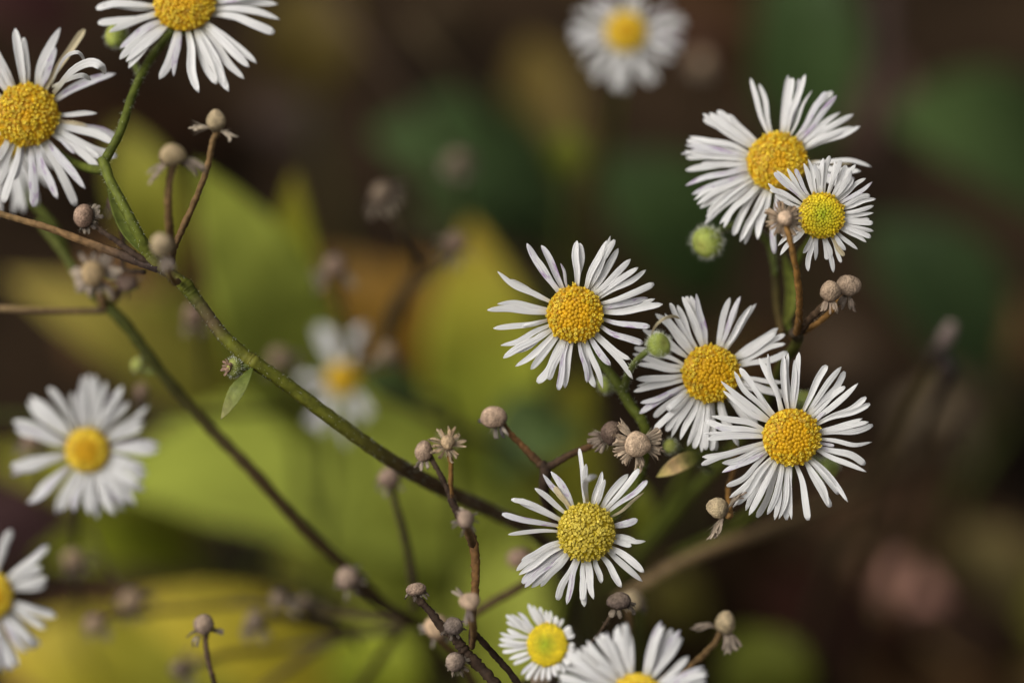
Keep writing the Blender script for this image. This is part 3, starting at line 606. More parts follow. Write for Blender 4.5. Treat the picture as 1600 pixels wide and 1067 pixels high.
seed(997, 692, 20, 0, (-.05, .1, 1), 'pale round seed head ringed by bristly straw bracts, left of the tiny bud', [(1000, 720, 8, 5), (998, 740, 11, 6)], nb=70, bl=1.32, bcol=(.31, .225, .15), arcs=[(-45, 48), (-45, 48), (125, 142), (150, 200), (190, 245), (262, 285)], reflex=-.05, bw=.22, col=(.50, .36, .24))
seed(955, 678, 18, 3, (.2, .3, .7), 'dark brown twisted seed head left of the pale bristly one', [(938, 690, 5, 6), (915, 700, 6, 5.5), (888, 712, 6, 6), (852, 732, 6, 7)], col=(.10, .065, .05), nb=12, arcs=[(150, 260), (150, 200)], bl=1.0, bcol=(.14, .1, .075), scol=[(0, ST_D), (.5, (.10, .05, .02)), (1, ST_D)], asp=1.15)
seed(1122, 794, 16, -1, (-.75, .5, .3), 'tilted pale egg-shaped seed head below left of the lower right daisy', [(1140, 790, 4, 4.5), (1138, 765, 8, 4), (1146, 735, 14, 4), (1150, 700, 22, 4)], asp=1.25, nb=16, arcs=[(-10, 12), (-85, -50), (-85, -50)], bl=2.2, bcol=(.24, .18, .13), reflex=.0, scol=ST_O)
seed(1132, 972, 17, 9, (.15, .6, .6), 'pale oval seed head at the lower right, beside the daisy cut by the bottom edge', [(1118, 1003, 9, 5), (1100, 1022, 8, 5), (1075, 1045, 8, 5), (1045, 1085, 14, 5), (P(1030, 1130, 60), .0004), (ground_point(P(1030, 1130, 60)), .0005)], asp=1.2, nb=18, arcs=[(165, 200), (-100, -60), (-100, -60)], bl=1.7, bcol=(.27, .21, .16), sharp=False)
seed(966, 939, 18, -2, (-.1, .8, .4), 'dark shrivelled seed head just below the ragged daisy', [(953, 965, -2, 3.2), (940, 985, -1, 3.2), (925, 1005, 2, 3.2), (900, 1045, 14, 4), (P(890, 1100, 60), .0003), (ground_point(P(890, 1100, 60)), .0004)], col=(.11, .08, .065), nb=12, arcs=[(-10, 40), (-70, -30), (250, 280)], bl=.8, bcol=BR_D, scol=ST_D, asp=.72)
seed(986, 937, 18, 16, (.2, .4, .8), 'blurred beige seed head right behind the dark shrivelled one', [(985, 975, 22, 5), (970, 1040, 50, 5), (P(960, 1100, 90), .0004), (ground_point(P(960, 1100, 90)), .0005)], nb=8, bl=1.0, bcol=(.12, .09, .07), sharp=False, arcs=[(-40, 20)])
seed(1226, 341, 12, -5, (.05, .25, 1), 'small pale seed head with radiating brown bracts in front of the two upper right daisies', [(1232, 366, -5, 4.5), (1240, 400, -4, 4.5), (1247, 440, -2, 4.8), (1249, 475, 0, 4.8), (1247, 510, 4, 5.5), (1240, 530, 8, 6)], nb=44, bl=1.7, bcol=(.24, .155, .09), reflex=-.05, col=(.52, .37, .25), scol=ST_O, asp=1.1, bw=.34)
seed(1298, 455, 17, 0, (.0, .55, .7), 'tan seed head of a touching pair, the left one, on a forked stalk', [(1287, 478, 1, 5.5), (1272, 492, 2, 5.5), (1258, 508, 4, 5.5), (1246, 524, 8, 6)], nb=10, arcs=[(235, 290)], bl=1.1, bcol=(.24, .16, .11), col=(.38, .27, .18), scol=(.09, .055, .03))
seed(1327, 447, 18, 2, (.15, .6, .7), 'tan seed head of a touching pair, the right one, on an orange stalk', [(1310, 472, 3, 4.8), (1298, 488, 4, 5), (1278, 505, 5, 5), (1256, 518, 7, 5.5)], nb=10, arcs=[(240, 280)], bl=1.15, bcol=(.22, .16, .12), col=(.36, .26, .18), scol=ST_O)
seed(318, 978, 17, 10, (-.1, .75, .5), 'dark-rimmed round seed head on a bare stalk at the bottom left', [(321, 1005, 10, 3.8), (325, 1030, 10, 4), (335, 1065, 11, 4), (350, 1110, 20, 4), (P(360, 1140, 70), .0003), (ground_point(P(360, 1140, 70)), .0004)], col=(.25, .18, .13), nb=14, arcs=[(-20, 10), (235, 260), (150, 210)], bl=.95, bcol=(.07, .05, .04), scol=(.10, .06, .04), sharp=False)
seed(543, 903, 18, 24, (-.3, .4, .7), 'blurred greyish seed head beside the lower end of the thin blurred stem', [(562, 922, 25, 5), (590, 945, 28, 5), (625, 962, 30, 5)], col=(.28, .2, .15), nb=9, bl=.9, bcol=(.1, .08, .07), scol=ST_D, sharp=False)
far = [(437, 935, 15, 40, (-.4, .3, .7), 'blurred pink-grey seed head, left of its twin by the dark gap', [(455, 945, 42, 4), (490, 965, 45, 4), (540, 985, 48, 4), (560, 1010, 60, 4)]),
       (478, 942, 15, 46, (0, .4, .7), 'faint grey seed head, right of its twin by the dark gap', [(480, 960, 46, 4), (500, 980, 50, 4), (540, 990, 52, 4)]),
       (397, 970, 18, 40, (-.3, .3, .7), 'blurred dark seed head over the yellow leaf, right of the round bare-stalked one', [(425, 965, 42, 5), (470, 970, 44, 5), (540, 988, 50, 5)]),
       (282, 1044, 16, 44, (-.6, .1, .6), 'blurred dark seed head lying low at the bottom left', [(310, 1035, 46, 5), (360, 1022, 50, 5), (440, 1012, 55, 5)]),
       (148, 975, 16, 44, (-.3, .3, .7), 'blurred pinkish-brown seed head right of the lower left daisy', [(170, 965, 46, 4), (240, 955, 50, 4), (390, 940, 55, 4)]),
       (205, 938, 21, 52, (-.1, .5, .6), 'large faint bristly brown head above the yellow leaf at left', [(190, 915, 52, 4), (165, 880, 54, 4), (140, 830, 62, 4)]),
       (116, 872, 17, 50, (-.2, .5, .7), 'faint tan seed head on the stalk under the left blurred daisy', [(122, 900, 55, 5), (125, 960, 90, 5)]),
       (596, 303, 19, 42, (-.4, .5, .6), 'blurred brown seed head on a drooping stalk in the dark upper middle', [(615, 335, 44, 5), (632, 375, 46, 5), (650, 430, 60, 5), (600, 540, 80, 5)]),
       (523, 415, 19, 50, (-.1, .5, .7), 'faint dusky seed head above the orange-brown leaf', [(530, 450, 55, 4), (545, 520, 70, 4), (560, 600, 100, 4)]),
       (712, 380, 17, 50, (.1, .6, .7), 'faint rosy seed head at the tip of the yellow leaf', [(700, 410, 52, 4), (660, 440, 56, 4), (620, 480, 62, 4), (605, 520, 80, 4)]),
       (717, 249, 17, 85, (0, .5, .7), 'very faint brown disc-like seed head over the dark green leaf', [(720, 290, 95, 4), (725, 350, 120, 4)]),
       (1098, 95, 15, 120, (0, .5, .7), 'very faint tan seed head right of the top blurred daisy', [(1098, 140, 130, 4), (1095, 220, 160, 4)]),
       (303, 492, 18, 48, (-.1, .4, .7), 'faint grey-brown seed head left of the long green stem over yellow leaves', [(310, 530, 55, 4), (320, 600, 80, 4)]),
       (437, 560, 18, 62, (-.2, .3, .7), 'faint pinkish seed head against the green leaf, above the long stem', [(450, 600, 75, 4), (470, 660, 100, 4)]),
       (605, 553, 18, 56, (.2, .4, .7), 'blurred brownish seed head right of the most blurred daisy', [(600, 520, 58, 5), (612, 480, 62, 5), (640, 440, 70, 5), (665, 415, 80, 5)]),
       (222, 612, 12, 34, (0, .3, .8), 'small blurred rust-tinted head under the pale green bud', [(220, 635, 36, 4), (205, 690, 60, 4)]),
       (52, 690, 15, 40, (0, .3, .8), 'blurred tan seed head behind the tips of the left blurred daisy', [(60, 720, 50, 4), (75, 800, 90, 4)]),
       (848, 1062, 20, -4, (-.1, .6, .6), 'dark grey-brown bristly head under the small young daisy at the bottom', [(850, 1090, 0, 5), (860, 1120, 20, 5)])]
for cx, cy, r, dz, ax, lb, stk in far:
    dk = 'dark' in lb
    seed(cx, cy, r, dz, ax, lb, stk, col=(.13, .095, .065) if dk else random.choice(((.22, .155, .095), (.26, .18, .11), (.20, .13, .09))), asp=random.uniform(.72, 1.1), nb=13, bl=random.uniform(.9, 1.5), arcs=random.choice((None, [(180, 250), (290, 340)], [(200, 320)], [(-60, 20), (200, 230)])), bcol=(.11, .08, .055), scol=(.07, .05, .025), sharp=False)

# ------------------------------------------------------------------ main stems and twigs
def stem(pts, cols, label, cat='stem', mat=None, hairs=0, name='plant_stem', group='stems and twigs', rough=.05, ridges=.04, knobs=0, hl=6, wob=0.02, hcol=(.62, .66, .5), sub=10):
    pp = path(pts)
    root = thing(name, pp[-1][0], label, cat, group)
    mb = MB(); q = tube(mb, pp, cols, seg=12, rough=rough, ridges=ridges, sub=sub, wob=wob)
    for k in range(knobs):
        p, r = random.choice(q[2:-2]); d = Vector((random.uniform(-1, 1), random.uniform(-1, 1), random.uniform(-1, 1))).normalized()
        lathe(mb, p + d * r * .6, d, [(r * .55, -r * .4), (r * .5, r * .15), (r * .2, r * .5)], 6, jit(ST_D, .4))
    s = mb.build('stalk', mat or M_GREEN, root)
    if hairs:
        hb = MB(); hairs_on(hb, q, hairs, mm(hl, 0), hcol); hb.build('hairs', M_HAIR, s)
    return root
G1 = (0.12, .14, .020); G2 = (0.125, .130, .014); G3 = (.045, .048, .010)
main = stem([(160, 248, 2, 8.5), (172, 282, 1, 7.5), (195, 326, 0, 7.5), (217, 368, 0, 8), (232, 396, 1, 10.5), (243, 410, 1, 10), (262, 425, 1, 8), (280, 438, 1, 9), (290, 447, 1, 11.5), (300, 460, 1, 10), (318, 484, 1, 9.5), (348, 524, 1, 10), (380, 554, 1, 10), (392, 563, 1, 12), (406, 572, 1, 10.2), (450, 602, 2, 10.2), (520, 655, 4, 10.2), (600, 712, 8, 10.5), (650, 742, 12, 11.5), (700, 768, 16, 10.5), (770, 800, 21, 10.5), (840, 838, 27, 11), (890, 900, 40, 13), (900, 990, 80, 13), (P(900, 1060, 130), .0012), (ground_point(P(900, 1060, 130)), .0014)],
            [(0, G1), (.12, G1), (.24, (.10, .08, .025)), (.30, G2), (.36, (.08, .09, .012)), (.42, (.12, .085, .04)), (.45, G2), (.52, (.14, .13, .02)), (.57, G2), (.64, (.13, .13, .016)), (.70, (.065, .04, .018)), (1, (.05, .03, .015))],
            'long curving green stem crossing the left half down to the ragged daisy', hairs=8, hl=6, ridges=.07, rough=.05, wob=.05)
def blade(mb, b, m, t, w, nrm, col, curl=.35):
    strap(mb, [b, m, t], w, nrm, PROF_L, th=1.2e-4, curl=curl, groove=0, col=col, nl=18, nc=9, frill=.03)
lb = MB(); blade(lb, P(396, 572, 1), P(372, 612, -2), P(345, 655, 0), mm(29), camdir(-.5, .3, 1), [(0, (.09, .12, .02)), (.6, (.17, .19, .05)), (1, (.24, .22, .09))]); lb.build('leaf', M_GREEN, main)
lb = MB(); blade(lb, P(238, 410, 1), P(196, 350, 4), P(165, 262, 6), mm(34), camdir(.5, .2, 1), [(0, (.10, .13, .02)), (1, (.15, .17, .03))]); lb.build('leaf', M_GREEN, main)
stem([(60, 345, 22, 6), (95, 390, 21, 7), (130, 440, 20, 8), (165, 476, 19, 9), (200, 512, 19, 9), (250, 580, 20, 9), (320, 660, 22, 9), (400, 742, 23, 9), (470, 820, 26, 9), (540, 885, 30, 9), (600, 945, 35, 9), (650, 975, 42, 9), (700, 1040, 70, 9), (P(730, 1090, 110), .0008), (ground_point(P(730, 1090, 110)), .0009)],
     [(0, (.10, .11, .02)), (.2, (.065, .075, .012)), (.35, (.05, .05, .010)), (.5, (.06, .038, .015)), (1, (.05, .034, .015))], 'thin blurred stem running parallel below the long green stem', rough=.1)
stem([(-30, 325, 2, 4.8), (30, 343, 2, 5), (75, 356, 2, 5.5), (150, 384, 2, 6.5), (205, 404, 1.5, 7.5), (248, 418, 1, 8.5)], [(0, (.22, .14, .06)), (.5, (.24, .14, .06)), (.75, (.07, .045, .03)), (1, (.05, .035, .03))], 'straw-brown dry stalk entering at the left edge and meeting the stem fork', mat=M_DRY, ridges=.14, rough=.06, hairs=1, hcol=(.3, .23, .15))
stem([(-30, 480, 17, 5.5), (40, 484, 17, 5.5), (95, 486, 18, 5), (140, 486, 19, 5), (170, 484, 19, 6)], [(0, (.22, .15, .07)), (.6, (.16, .1, .05)), (1, (.05, .035, .025))], 'blurred dry stalk lying level at the left edge under the dry straw one', mat=M_DRY)
stem([(846, 722, 6, 7), (853, 737, 6, 9), (850, 765, 7, 8.5), (856, 790, 9, 8), (880, 835, 14, 8), (905, 880, 30, 8)], [(0, ST_D), (.4, ST_D), (1, (.06, .035, .02))], 'dark forked twig base disappearing behind the ragged daisy', mat=M_DRY, knobs=4)
stem([(703, 778, 4, 5), (715, 800, 4, 7), (732, 828, 3, 7.5), (741, 855, 2, 7.5), (743, 890, 1, 7), (742, 925, 0, 6.5), (738, 965, -1, 5), (737, 1012, -1, 5)], [(0, ST_D), (.3, (.05, .03, .02)), (.45, (.12, .06, .02)), (.7, (.14, .07, .022)), (.85, (.08, .05, .03)), (1, ST_D)], 'rust-brown kinked stalk linking the star-shaped dry flower to the dark twig', mat=M_DRY, knobs=6, hairs=3, hcol=(.3, .22, .14), rough=.12, wob=.1)
stem([(700, 985, -1, 7), (716, 1003, -1, 8), (728, 1020, -1, 9), (750, 1042, -1, 8.5), (775, 1070, -1, 8.5), (800, 1105, 2, 9), (P(830, 1150, 50), .0007), (ground_point(P(830, 1150, 50)), .0008)], [(0, ST_D), (1, (.055, .034, .02))], 'thick dark knobbly twig rising from the bottom edge left of the young daisy', mat=M_DRY, knobs=26, hairs=2, hcol=(.3, .24, .18), rough=.16, wob=.12, ridges=.1)
stem([(738, 985, -3, 4.5), (752, 1000, -2, 5), (772, 1022, 0, 5), (795, 1048, 1, 5.5), (815, 1075, 2, 6), (840, 1110, 8, 6), (P(860, 1150, 55), .0005), (ground_point(P(860, 1150, 55)), .0006)], [(0, ST_D), (1, (.05, .032, .02))], 'thinner dark twig right beside the thick knobbly one at the bottom', mat=M_DRY, knobs=6, rough=.12, wob=.1)
stem([(735, 962, 22, 6), (770, 940, 22, 7), (800, 924, 22, 7), (830, 905, 23, 7), (870, 880, 26, 7), (905, 865, 30, 8)], [(0, (.09, .055, .025)), (1, (.07, .045, .02))], 'blurred brown side branch between the brown stalk and the ragged daisy', mat=M_DRY)
stem([(960, 940, 40, 8), (1005, 912, 40, 9.5), (1060, 880, 42, 10), (1130, 850, 46, 10), (1195, 828, 52, 10), (1290, 790, 75, 10), (1390, 740, 110, 10), (P(1480, 690, 150), .0012), (ground_point(P(1480, 690, 150)), .0013)], [(0, (.22, .15, .075)), (.4, (.24, .16, .075)), (.7, (.10, .065, .03)), (1, (.05, .03, .015))], 'thick blurred tan twig slanting up to the right below the lower right daisy', mat=M_DRY)
fork = stem([(1238, 520, 6, 8), (1247, 527, 7, 9), (1240, 545, 9, 8.5), (1222, 570, 14, 8), (1190, 640, 24, 8), (1130, 720, 36, 8), (1080, 770, 42, 8), (1030, 830, 50, 9), (970, 900, 65, 9), (P(930, 990, 110), .001), (ground_point(P(930, 990, 110)), .0011)], [(0, (.05, .035, .02)), (.08, (.05, .04, .02)), (.14, (.09, .09, .02)), (.6, (.07, .085, .012)), (1, (.05, .05, .012))], 'olive stem under the paired tan seed heads, passing behind the sharp daisies', knobs=5)
lb = MB(); blade(lb, P(1224, 515, 13), P(1236, 460, 14), P(1224, 395, 16), mm(22), camdir(.3, 0, 1), [(0, (.16, .17, .03)), (1, (.12, .14, .02))]); lb.build('leaf', M_GREEN, fork)
lb = MB(); blade(lb, P(1095, 712, 12), P(1065, 722, 8), P(1026, 745, 8), mm(28), TOC, [(0, (.10, .13, .02)), (.3, (.45, .45, .11)), (.65, (.75, .50, .24)), (1, (.62, .54, .16))])
t = thing('small_leaf', P(1095, 712, 12), 'small pointed yellowish leaf with a pinkish patch below the tiny bud', 'leaf', 'small stem leaves'); lb.build('leaf_blade', M_GREEN, t)
lb = MB(); tube(lb, path([(1095, 712, 12, 4), (1115, 705, 18, 4), (1135, 710, 30, 4)]), (.1, .12, .02)); lb.build('leaf_stalk', M_GREEN, t)
stem([(1488, 506, 52, 9), (1480, 524, 52, 13), (1466, 546, 52, 11), (1457, 556, 52, 12), (1446, 590, 56, 8), (1425, 630, 62, 8), (1395, 690, 78, 8), (1368, 760, 100, 9), (1330, 850, 135, 9), (P(1300, 900, 150), .0014), (ground_point(P(1300, 900, 150)), .0015)], [(0, (.20, .15, .13)), (.12, (.15, .11, .095)), (.2, (.035, .026, .020)), (.3, (.03, .022, .014)), (.4, (.085, .065, .025)), (.6, (.07, .05, .022)), (1, (.03, .022, .012))], 'blurred dark twig with a pale grey broken end at the right', mat=M_DRY, name='dry_twig', knobs=5)
stem([(1474, 556, 52, 10), (1486, 582, 52, 11), (1478, 602, 56, 8), (1452, 650, 70, 7), (1425, 720, 100, 7), (1392, 800, 130, 7), (P(1370, 880, 150), .0013), (ground_point(P(1370, 880, 150)), .0014)], [(0, (.035, .026, .024)), (.4, (.03, .022, .016)), (1, (.022, .016, .01))], 'black-brown twig close beside the pale-ended broken twig', mat=M_DRY, name='dry_twig', knobs=5)
bgst = [([(-20, 648, 70, 6), (110, 652, 70, 6), (250, 650, 70, 6), (380, 645, 74, 6), (470, 640, 85, 6), (600, 660, 120, 6)], (.05, .055, .012), 'faint dark olive stalk running level behind the left blurred daisy'),
        ([(590, 612, 84, 7), (650, 640, 86, 8), (720, 672, 88, 9), (790, 700, 95, 9), (850, 745, 120, 9)], (.045, .038, .016), 'faint dark slanting twig right of the most blurred daisy'),
        ([(215, 958, 58, 5), (300, 950, 56, 5), (390, 943, 52, 5), (500, 955, 46, 5), (580, 966, 42, 6), (640, 972, 42, 6)], (.10, .075, .03), 'faint level brown stalk above the yellow leaf at the bottom left'),
        ([(290, 1040, 52, 5), (360, 1022, 54, 5), (440, 1012, 56, 5), (520, 998, 52, 6), (600, 985, 46, 6), (650, 975, 44, 6)], (.10, .08, .035), 'faint level brown stalk across the bottom left yellow leaf'),
        ([(405, 1080, 60, 6), (450, 1045, 56, 6), (505, 1008, 52, 6), (560, 985, 50, 6)], (.10, .07, .03), 'faint brown stalk rising from the bottom edge over the yellow leaf'),
        ([(555, 1085, 60, 7), (585, 1040, 54, 7), (612, 1000, 48, 7), (635, 970, 44, 7)], (.06, .04, .015), 'faint dark stalk at the bottom edge left of the knobbly twig'),
        ([(500, -10, 170, 7), (560, 60, 170, 7), (610, 120, 172, 7), (660, 185, 178, 7), (700, 250, 200, 7)], (.10, .065, .04), 'faint brown straw slanting through the dark upper middle'),
        ([(640, 40, 160, 6), (690, 95, 160, 6), (735, 150, 166, 6), (800, 200, 190, 6)], (.09, .065, .03), 'second faint straw right of the first in the dark upper middle'),
        ([(1380, -20, 190, 14), (1384, 80, 190, 14), (1380, 180, 195, 14), (1372, 290, 215, 14)], (.055, .035, .028), 'faint upright brown stalk between the dark green leaves at top right')]
for pts, c, lbl in bgst: stem(pts, [(0, c), (1, lerp(c, ST_D, .3))], lbl, mat=M_DRY)

# ------------------------------------------------------------------ the setting: ground and litter
def ground():
    m, t, b = new_mat('dark_soil'); N, L = t.nodes, t.links
    tc = N.new('ShaderNodeTexCoord')
    nz = N.new('ShaderNodeTexNoise'); nz.inputs['Scale'].default_value = 22; nz.inputs['Detail'].default_value = 8; L.new(tc.outputs['Object'], nz.inputs['Vector'])
    cr = N.new('ShaderNodeValToRGB'); e = cr.color_ramp.elements
    e[0].position = .3; e[0].color = (.006, .004, .003, 1); e[1].position = .72; e[1].color = (.042, .026, .014, 1)
    L.new(nz.outputs['Fac'], cr.inputs[0]); L.new(cr.outputs[0], b.inputs['Base Color']); b.inputs['Roughness'].default_value = .95; b.inputs['Specular IOR Level'].default_value = .03
    bp = N.new('ShaderNodeBump'); bp.inputs['Strength'].default_value = .8; bp.inputs['Distance'].default_value = .004
    L.new(nz.outputs['Fac'], bp.inputs['Height']); L.new(bp.outputs[0], b.inputs['Normal'])
    v, f = [], []; rng = [-60, -20, -6, -2, -1] + [i / 24 for i in range(-20, 21)] + [1, 2, 6, 20, 60]; n = len(rng)
    for y in rng:
        for x in rng:
            q = math.hypot(x, y); a = .006 if q < 1 else .03 * min(q, 4)
            v.append(Vector((x, y + .2, (math.sin(x * 31 + y * 17) * math.sin(y * 23 - x * 9)) * a * .5)))
    for j in range(n - 1):
        for i in range(n - 1): f.append((j * n + i, j * n + i + 1, (j + 1) * n + i + 1, (j + 1) * n + i))
    g = MB(); g.add(v, f, (.02, .015, .01)); o = g.build('ground', m); o['kind'] = 'structure'
ground()
lit = MB(); rl = random.Random(5)
LC = [(.065, .034, .014), (.036, .018, .009), (.095, .054, .022), (.080, .031, .020), (.055, .034, .014), (.018, .010, .006), (.11, .075, .030), (.06, .055, .010)]
for i in range(700):
    q = math.sqrt(rl.random()) * .75; a = rl.uniform(0, 6.283)
    x, y = q * math.cos(a), .2 + q * math.sin(a)
    L = rl.uniform(.02, .075); d = rl.uniform(0, 6.283); z = rl.uniform(.003, .015)
    dv = Vector((math.cos(d), math.sin(d), rl.uniform(-.25, .25))); c = Vector((x, y, z)); b = c - dv * L * .5; tp = c + dv * L * .5
    b.z = max(.002, b.z); tp.z = max(.002, tp.z)
    cc = rl.choice(LC); k = rl.choice((.2, .4, .7, 1.2, 1.8, 2.6)); cc = tuple(s * k for s in cc)
    strap(lit, [b, c + Vector((0, 0, rl.uniform(0, .008))), tp], L * rl.uniform(.35, .7), Vector((rl.uniform(-.4, .4), rl.uniform(-.4, .4), 1)).normalized(), PROF_L, th=3e-4, curl=rl.uniform(-.5, .5), groove=0, col=cc, nl=6, nc=5)
o = lit.build('leaf_litter', M_DEAD); o['kind'] = 'stuff'; o['label'] = 'dark brown carpet of fallen leaves under the plants'; o['category'] = 'leaf litter'

# ------------------------------------------------------------------ large leaves behind the flowers
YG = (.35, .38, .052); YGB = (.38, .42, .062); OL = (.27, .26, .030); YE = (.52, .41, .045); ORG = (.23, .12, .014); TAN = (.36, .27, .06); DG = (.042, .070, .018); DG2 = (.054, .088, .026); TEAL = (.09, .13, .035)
def leaf(b, t, w, label, cols, group='large yellow-green leaves', mat=None, arch=6, bend=0, face=(0, .55, 1), curl=.22, foot=True, dead=False):
    """b, t: (px, py, dz) of base and tip; w: width in px at the middle"""
    pb, pt = P(*b), P(*t); mid = pb.lerp(pt, .5); dzm = (b[2] + t[2]) / 2
    n = camdir(*face); d = (pt - pb).normalized(); s = d.cross(n).normalized(); n = s.cross(d)
    ctr = [pb, pb.lerp(pt, .33) + n * arch * 8e-4 + s * mm(bend, dzm) * .8, pb.lerp(pt, .67) + n * arch * 1e-3 + s * mm(bend, dzm), pt]
    for p in ctr: p.z = max(p.z, .004)
    root = thing('broad_leaf' if not dead else 'fallen_leaf', pb, label, 'leaf', group)
    mb = MB(); strap(mb, ctr, mm(w, dzm), n, PROF_L, th=3e-4, curl=curl, groove=0, col=cols, nl=27, nc=13, frill=.05)
    mb.build('leaf_blade', mat or M_LEAF, root)
    if foot:
        g = ground_point(pb, random.uniform(-.01, .01), random.uniform(-.02, .02))
        back = (pb - ctr[1]).normalized()
        sb = MB(); tube(sb, [(pb + (ctr[1] - pb) * .05, .0007), (pb + back * .006 + Vector((0, 0, -.004)), .0008), (pb.lerp(g, .5), .0009), (g, .001)], (.06, .07, .015)); sb.build('leaf_stalk', M_GREEN, root)
    return root
def lc(c, a=.0, tip=None): return [(0, c), (.6, c), (1, tip or c)]
leaf((500, 680, 120), (308, 258, 88), 190, 'bright yellow-green leaf pointing up beside the stem fork', lc((.41, .46, .07), 0, (.34, .36, .05)), bend=-12)
leaf((470, 700, 130), (460, 268, 100), 112, 'narrower olive leaf tip right of the bright upright leaf', [(0, YG), (.5, YG), (.8, (.30, .31, .022)), (1, (.26, .21, .02))])
leaf((400, 690, 165), (10, 432, 150), 130, 'tan-yellow leaf pointing left under the level dry stalks', [(0, OL), (.5, (.30, .26, .04)), (1, TAN)])
leaf((420, 640, 172), (150, 480, 160), 140, 'olive leaf between the tan leaf and the long stem', lc(OL))
leaf((900, 830, 180), (150, 748, 135), 300, 'broad yellow-green leaf behind the left blurred daisy', lc(YGB), bend=10)
leaf((760, 960, 165), (425, 878, 150), 130, 'yellow-green leaf just right of the dark gap at the lower left', lc(YG, 0, OL))
leaf((330, 850, 190), (-30, 715, 165), 120, 'olive leaf tip at the left edge behind the left blurred daisy', lc(OL))
leaf((330, 915, 190), (60, 872, 150), 130, 'green leaf tip between the lower left daisy and the yellow leaf', lc((.27, .30, .02)))
leaf((640, 1140, 165), (190, 940, 150), 165, 'yellow leaf along the bottom left', [(0, (.38, .34, .03)), (.5, (.50, .40, .032)), (1, YE)])
leaf((420, 1150, 165), (-20, 1010, 165), 190, 'olive-yellow leaf in the bottom left corner', [(0, YG), (.6, (.32, .28, .02)), (1, (.40, .28, .03))])
leaf((770, 770, 170), (735, 345, 150), 190, 'yellow-tipped olive leaf left of the uncovered golden daisy', [(0, YGB), (.5, (.42, .45, .05)), (.75, (.44, .40, .04)), (1, (.34, .22, .025))])
leaf((640, 640, 190), (500, 395, 190), 175, 'orange-brown leaf behind the faint dusky seed head', lc(ORG, 0, (.13, .07, .012)))
leaf((690, 620, 195), (640, 400, 190), 110, 'second orange-brown leaf beside the yellow-tipped one', lc(ORG))
leaf((880, 900, 170), (905, 580, 140), 130, 'olive leaf upright behind the dark forked twig', lc(OL, 0, (.24, .22, .014)))
leaf((700, 990, 175), (640, 700, 150), 230, 'yellow-green leaf behind the brown stalk', lc(YG))
leaf((760, 1100, 160), (820, 830, 150), 170, 'yellow-green leaf behind the young daisy', lc(YG))
leaf((600, 1130, 150), (560, 960, 150), 150, 'green-yellow leaf at the bottom edge under the brown stalks', lc((.24, .27, .02)))
leaf((1000, 850, 62), (1003, 752, 60), 42, 'small rounded olive leaf right of the ragged daisy', lc((.13, .14, .012)), arch=1)
leaf((1210, 1130, 150), (1150, 985, 150), 150, 'dark olive-green leaf at the bottom right of centre', lc((.095, .105, .010)))
leaf((270, 440, 150), (185, 190, 145), 110, 'olive leaf behind the stalk of the top-edge daisy', lc(OL, 0, (.15, .13, .016)))
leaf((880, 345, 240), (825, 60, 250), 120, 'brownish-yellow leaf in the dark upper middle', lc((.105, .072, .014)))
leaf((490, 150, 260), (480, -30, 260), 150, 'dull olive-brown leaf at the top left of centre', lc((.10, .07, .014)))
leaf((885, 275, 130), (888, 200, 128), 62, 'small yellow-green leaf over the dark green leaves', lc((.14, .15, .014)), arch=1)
leaf((660, 620, 95), (560, 590, 90), 66, 'small bluish-green leaf right of the most blurred daisy', lc(TEAL), arch=1, face=(0, .3, 1))
leaf((900, 660, 135), (770, 740, 130), 130, 'bluish-green leaf behind the dark forked twig', lc(TEAL, 0, (.045, .07, .022)))
DGG = 'dark green background leaves'
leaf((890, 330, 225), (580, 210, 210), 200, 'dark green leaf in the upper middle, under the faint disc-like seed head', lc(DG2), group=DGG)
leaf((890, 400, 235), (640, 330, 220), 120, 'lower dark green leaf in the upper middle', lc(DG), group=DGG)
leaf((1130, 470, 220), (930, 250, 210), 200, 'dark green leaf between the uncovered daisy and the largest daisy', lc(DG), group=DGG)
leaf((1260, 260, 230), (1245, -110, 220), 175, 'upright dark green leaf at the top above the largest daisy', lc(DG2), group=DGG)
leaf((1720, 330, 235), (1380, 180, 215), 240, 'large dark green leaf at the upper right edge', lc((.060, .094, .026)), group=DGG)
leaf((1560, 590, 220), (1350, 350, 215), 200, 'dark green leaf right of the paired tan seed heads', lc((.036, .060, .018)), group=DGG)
FL = 'fallen leaves on the ground'
leaf((470, 900, 205), (310, 890, 215), 90, 'blackish leaf shape standing in for shade in the dark gap at the lower left', lc((.012, .008, .006)), group=FL, mat=M_DEAD, dead=True, foot=False)  # leaf shape added under the gap, its near-black colour stands in for deep shadow
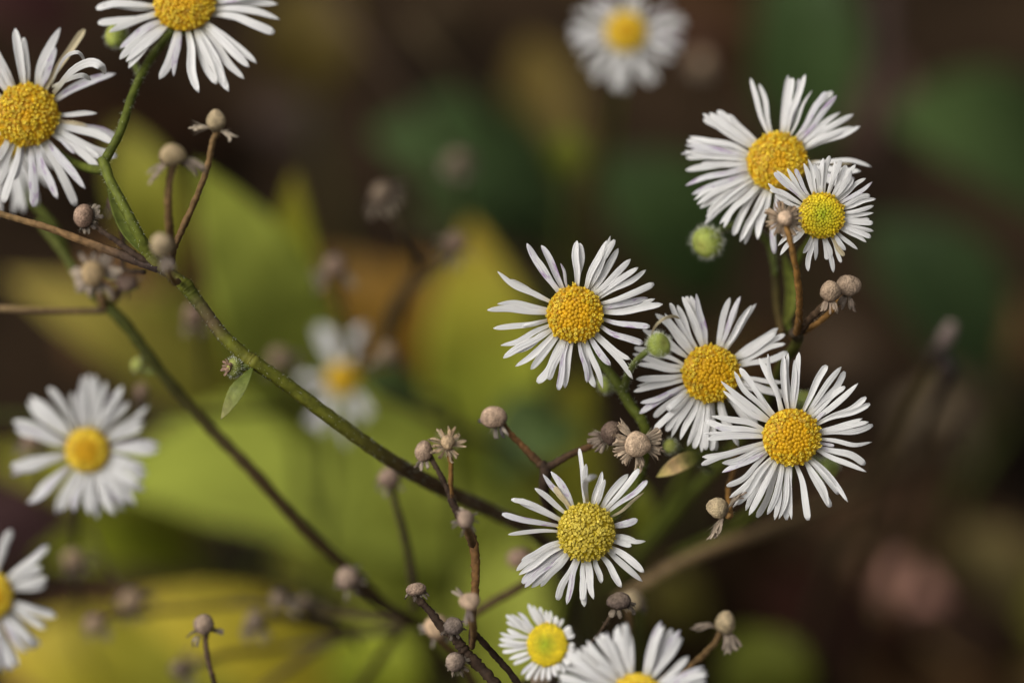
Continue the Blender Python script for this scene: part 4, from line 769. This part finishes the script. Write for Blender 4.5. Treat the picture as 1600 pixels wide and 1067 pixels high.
for b_, t_, w_, lb_, c_ in [((1600, 470, 270), (1490, 640, 262), 110, 'orange-brown fallen leaf at the right edge, upper of the two there', (.16, .085, .035)),
                            ((1520, 720, 255), (1400, 640, 262), 100, 'grey-brown fallen leaf behind the pale-ended twig', (.16, .12, .075)),
                            ((1280, 930, 250), (1180, 880, 250), 90, 'mid-brown fallen leaf below the tilted egg-shaped seed head', (.12, .08, .036)),
                            ((1590, 960, 225), (1500, 830, 232), 100, 'olive-brown fallen leaf at the right edge near the pinkish leaf', (.11, .085, .032)),
                            ((1360, 620, 270), (1250, 540, 275), 90, 'dim brown fallen leaf behind the paired tan seed heads', (.12, .08, .05)),
                            ((1100, 990, 215), (1010, 930, 225), 90, 'olive fallen leaf between the ragged daisy and the lower right seed head', (.10, .085, .018)),
                            ((1400, 100, 330), (1340, 260, 322), 80, 'reddish-brown fallen leaf between the dark green leaves at top right', (.10, .058, .045)),
                            ((1120, 120, 330), (1040, 40, 335), 90, 'rusty fallen leaf right of the top blurred daisy', (.085, .042, .026)),
                            ((740, 60, 335), (640, 20, 338), 90, 'dull brown fallen leaf at the top, left of the top blurred daisy', (.07, .048, .026))]:
    leaf(b_, t_, w_, lb_, lc(c_), group=FL, mat=M_DEAD, dead=True, foot=False)
leaf((1470, 1050, 225), (1350, 870, 240), 120, 'pinkish-brown fallen leaf at the lower right', lc((.34, .18, .135)), group=FL, mat=M_DEAD, dead=True, foot=False, arch=3)
leaf((130, 880, 210), (-60, 800, 215), 130, 'maroon-brown fallen leaf behind the lower left daisy', lc((.055, .028, .027)), group=FL, mat=M_DEAD, dead=True, foot=False)
leaf((130, 60, 300), (-60, -20, 300), 130, 'maroon fallen leaf in the top left corner', lc((.06, .024, .022)), group=FL, mat=M_DEAD, dead=True, foot=False)
leaf((520, 260, 290), (390, 180, 295), 90, 'brown fallen leaf in the dark upper left', lc((.065, .045, .035)), group=FL, mat=M_DEAD, dead=True, foot=False)
leaf((1600, 640, 240), (1460, 600, 250), 120, 'brown fallen leaf at the right edge below the grey twig end', lc((.06, .042, .024)), group=FL, mat=M_DEAD, dead=True, foot=False)
leaf((1580, 830, 240), (1260, 800, 245), 90, 'reddish-brown fallen leaf right of the lower right daisy', lc((.055, .030, .016)), group=FL, mat=M_DEAD, dead=True, foot=False)
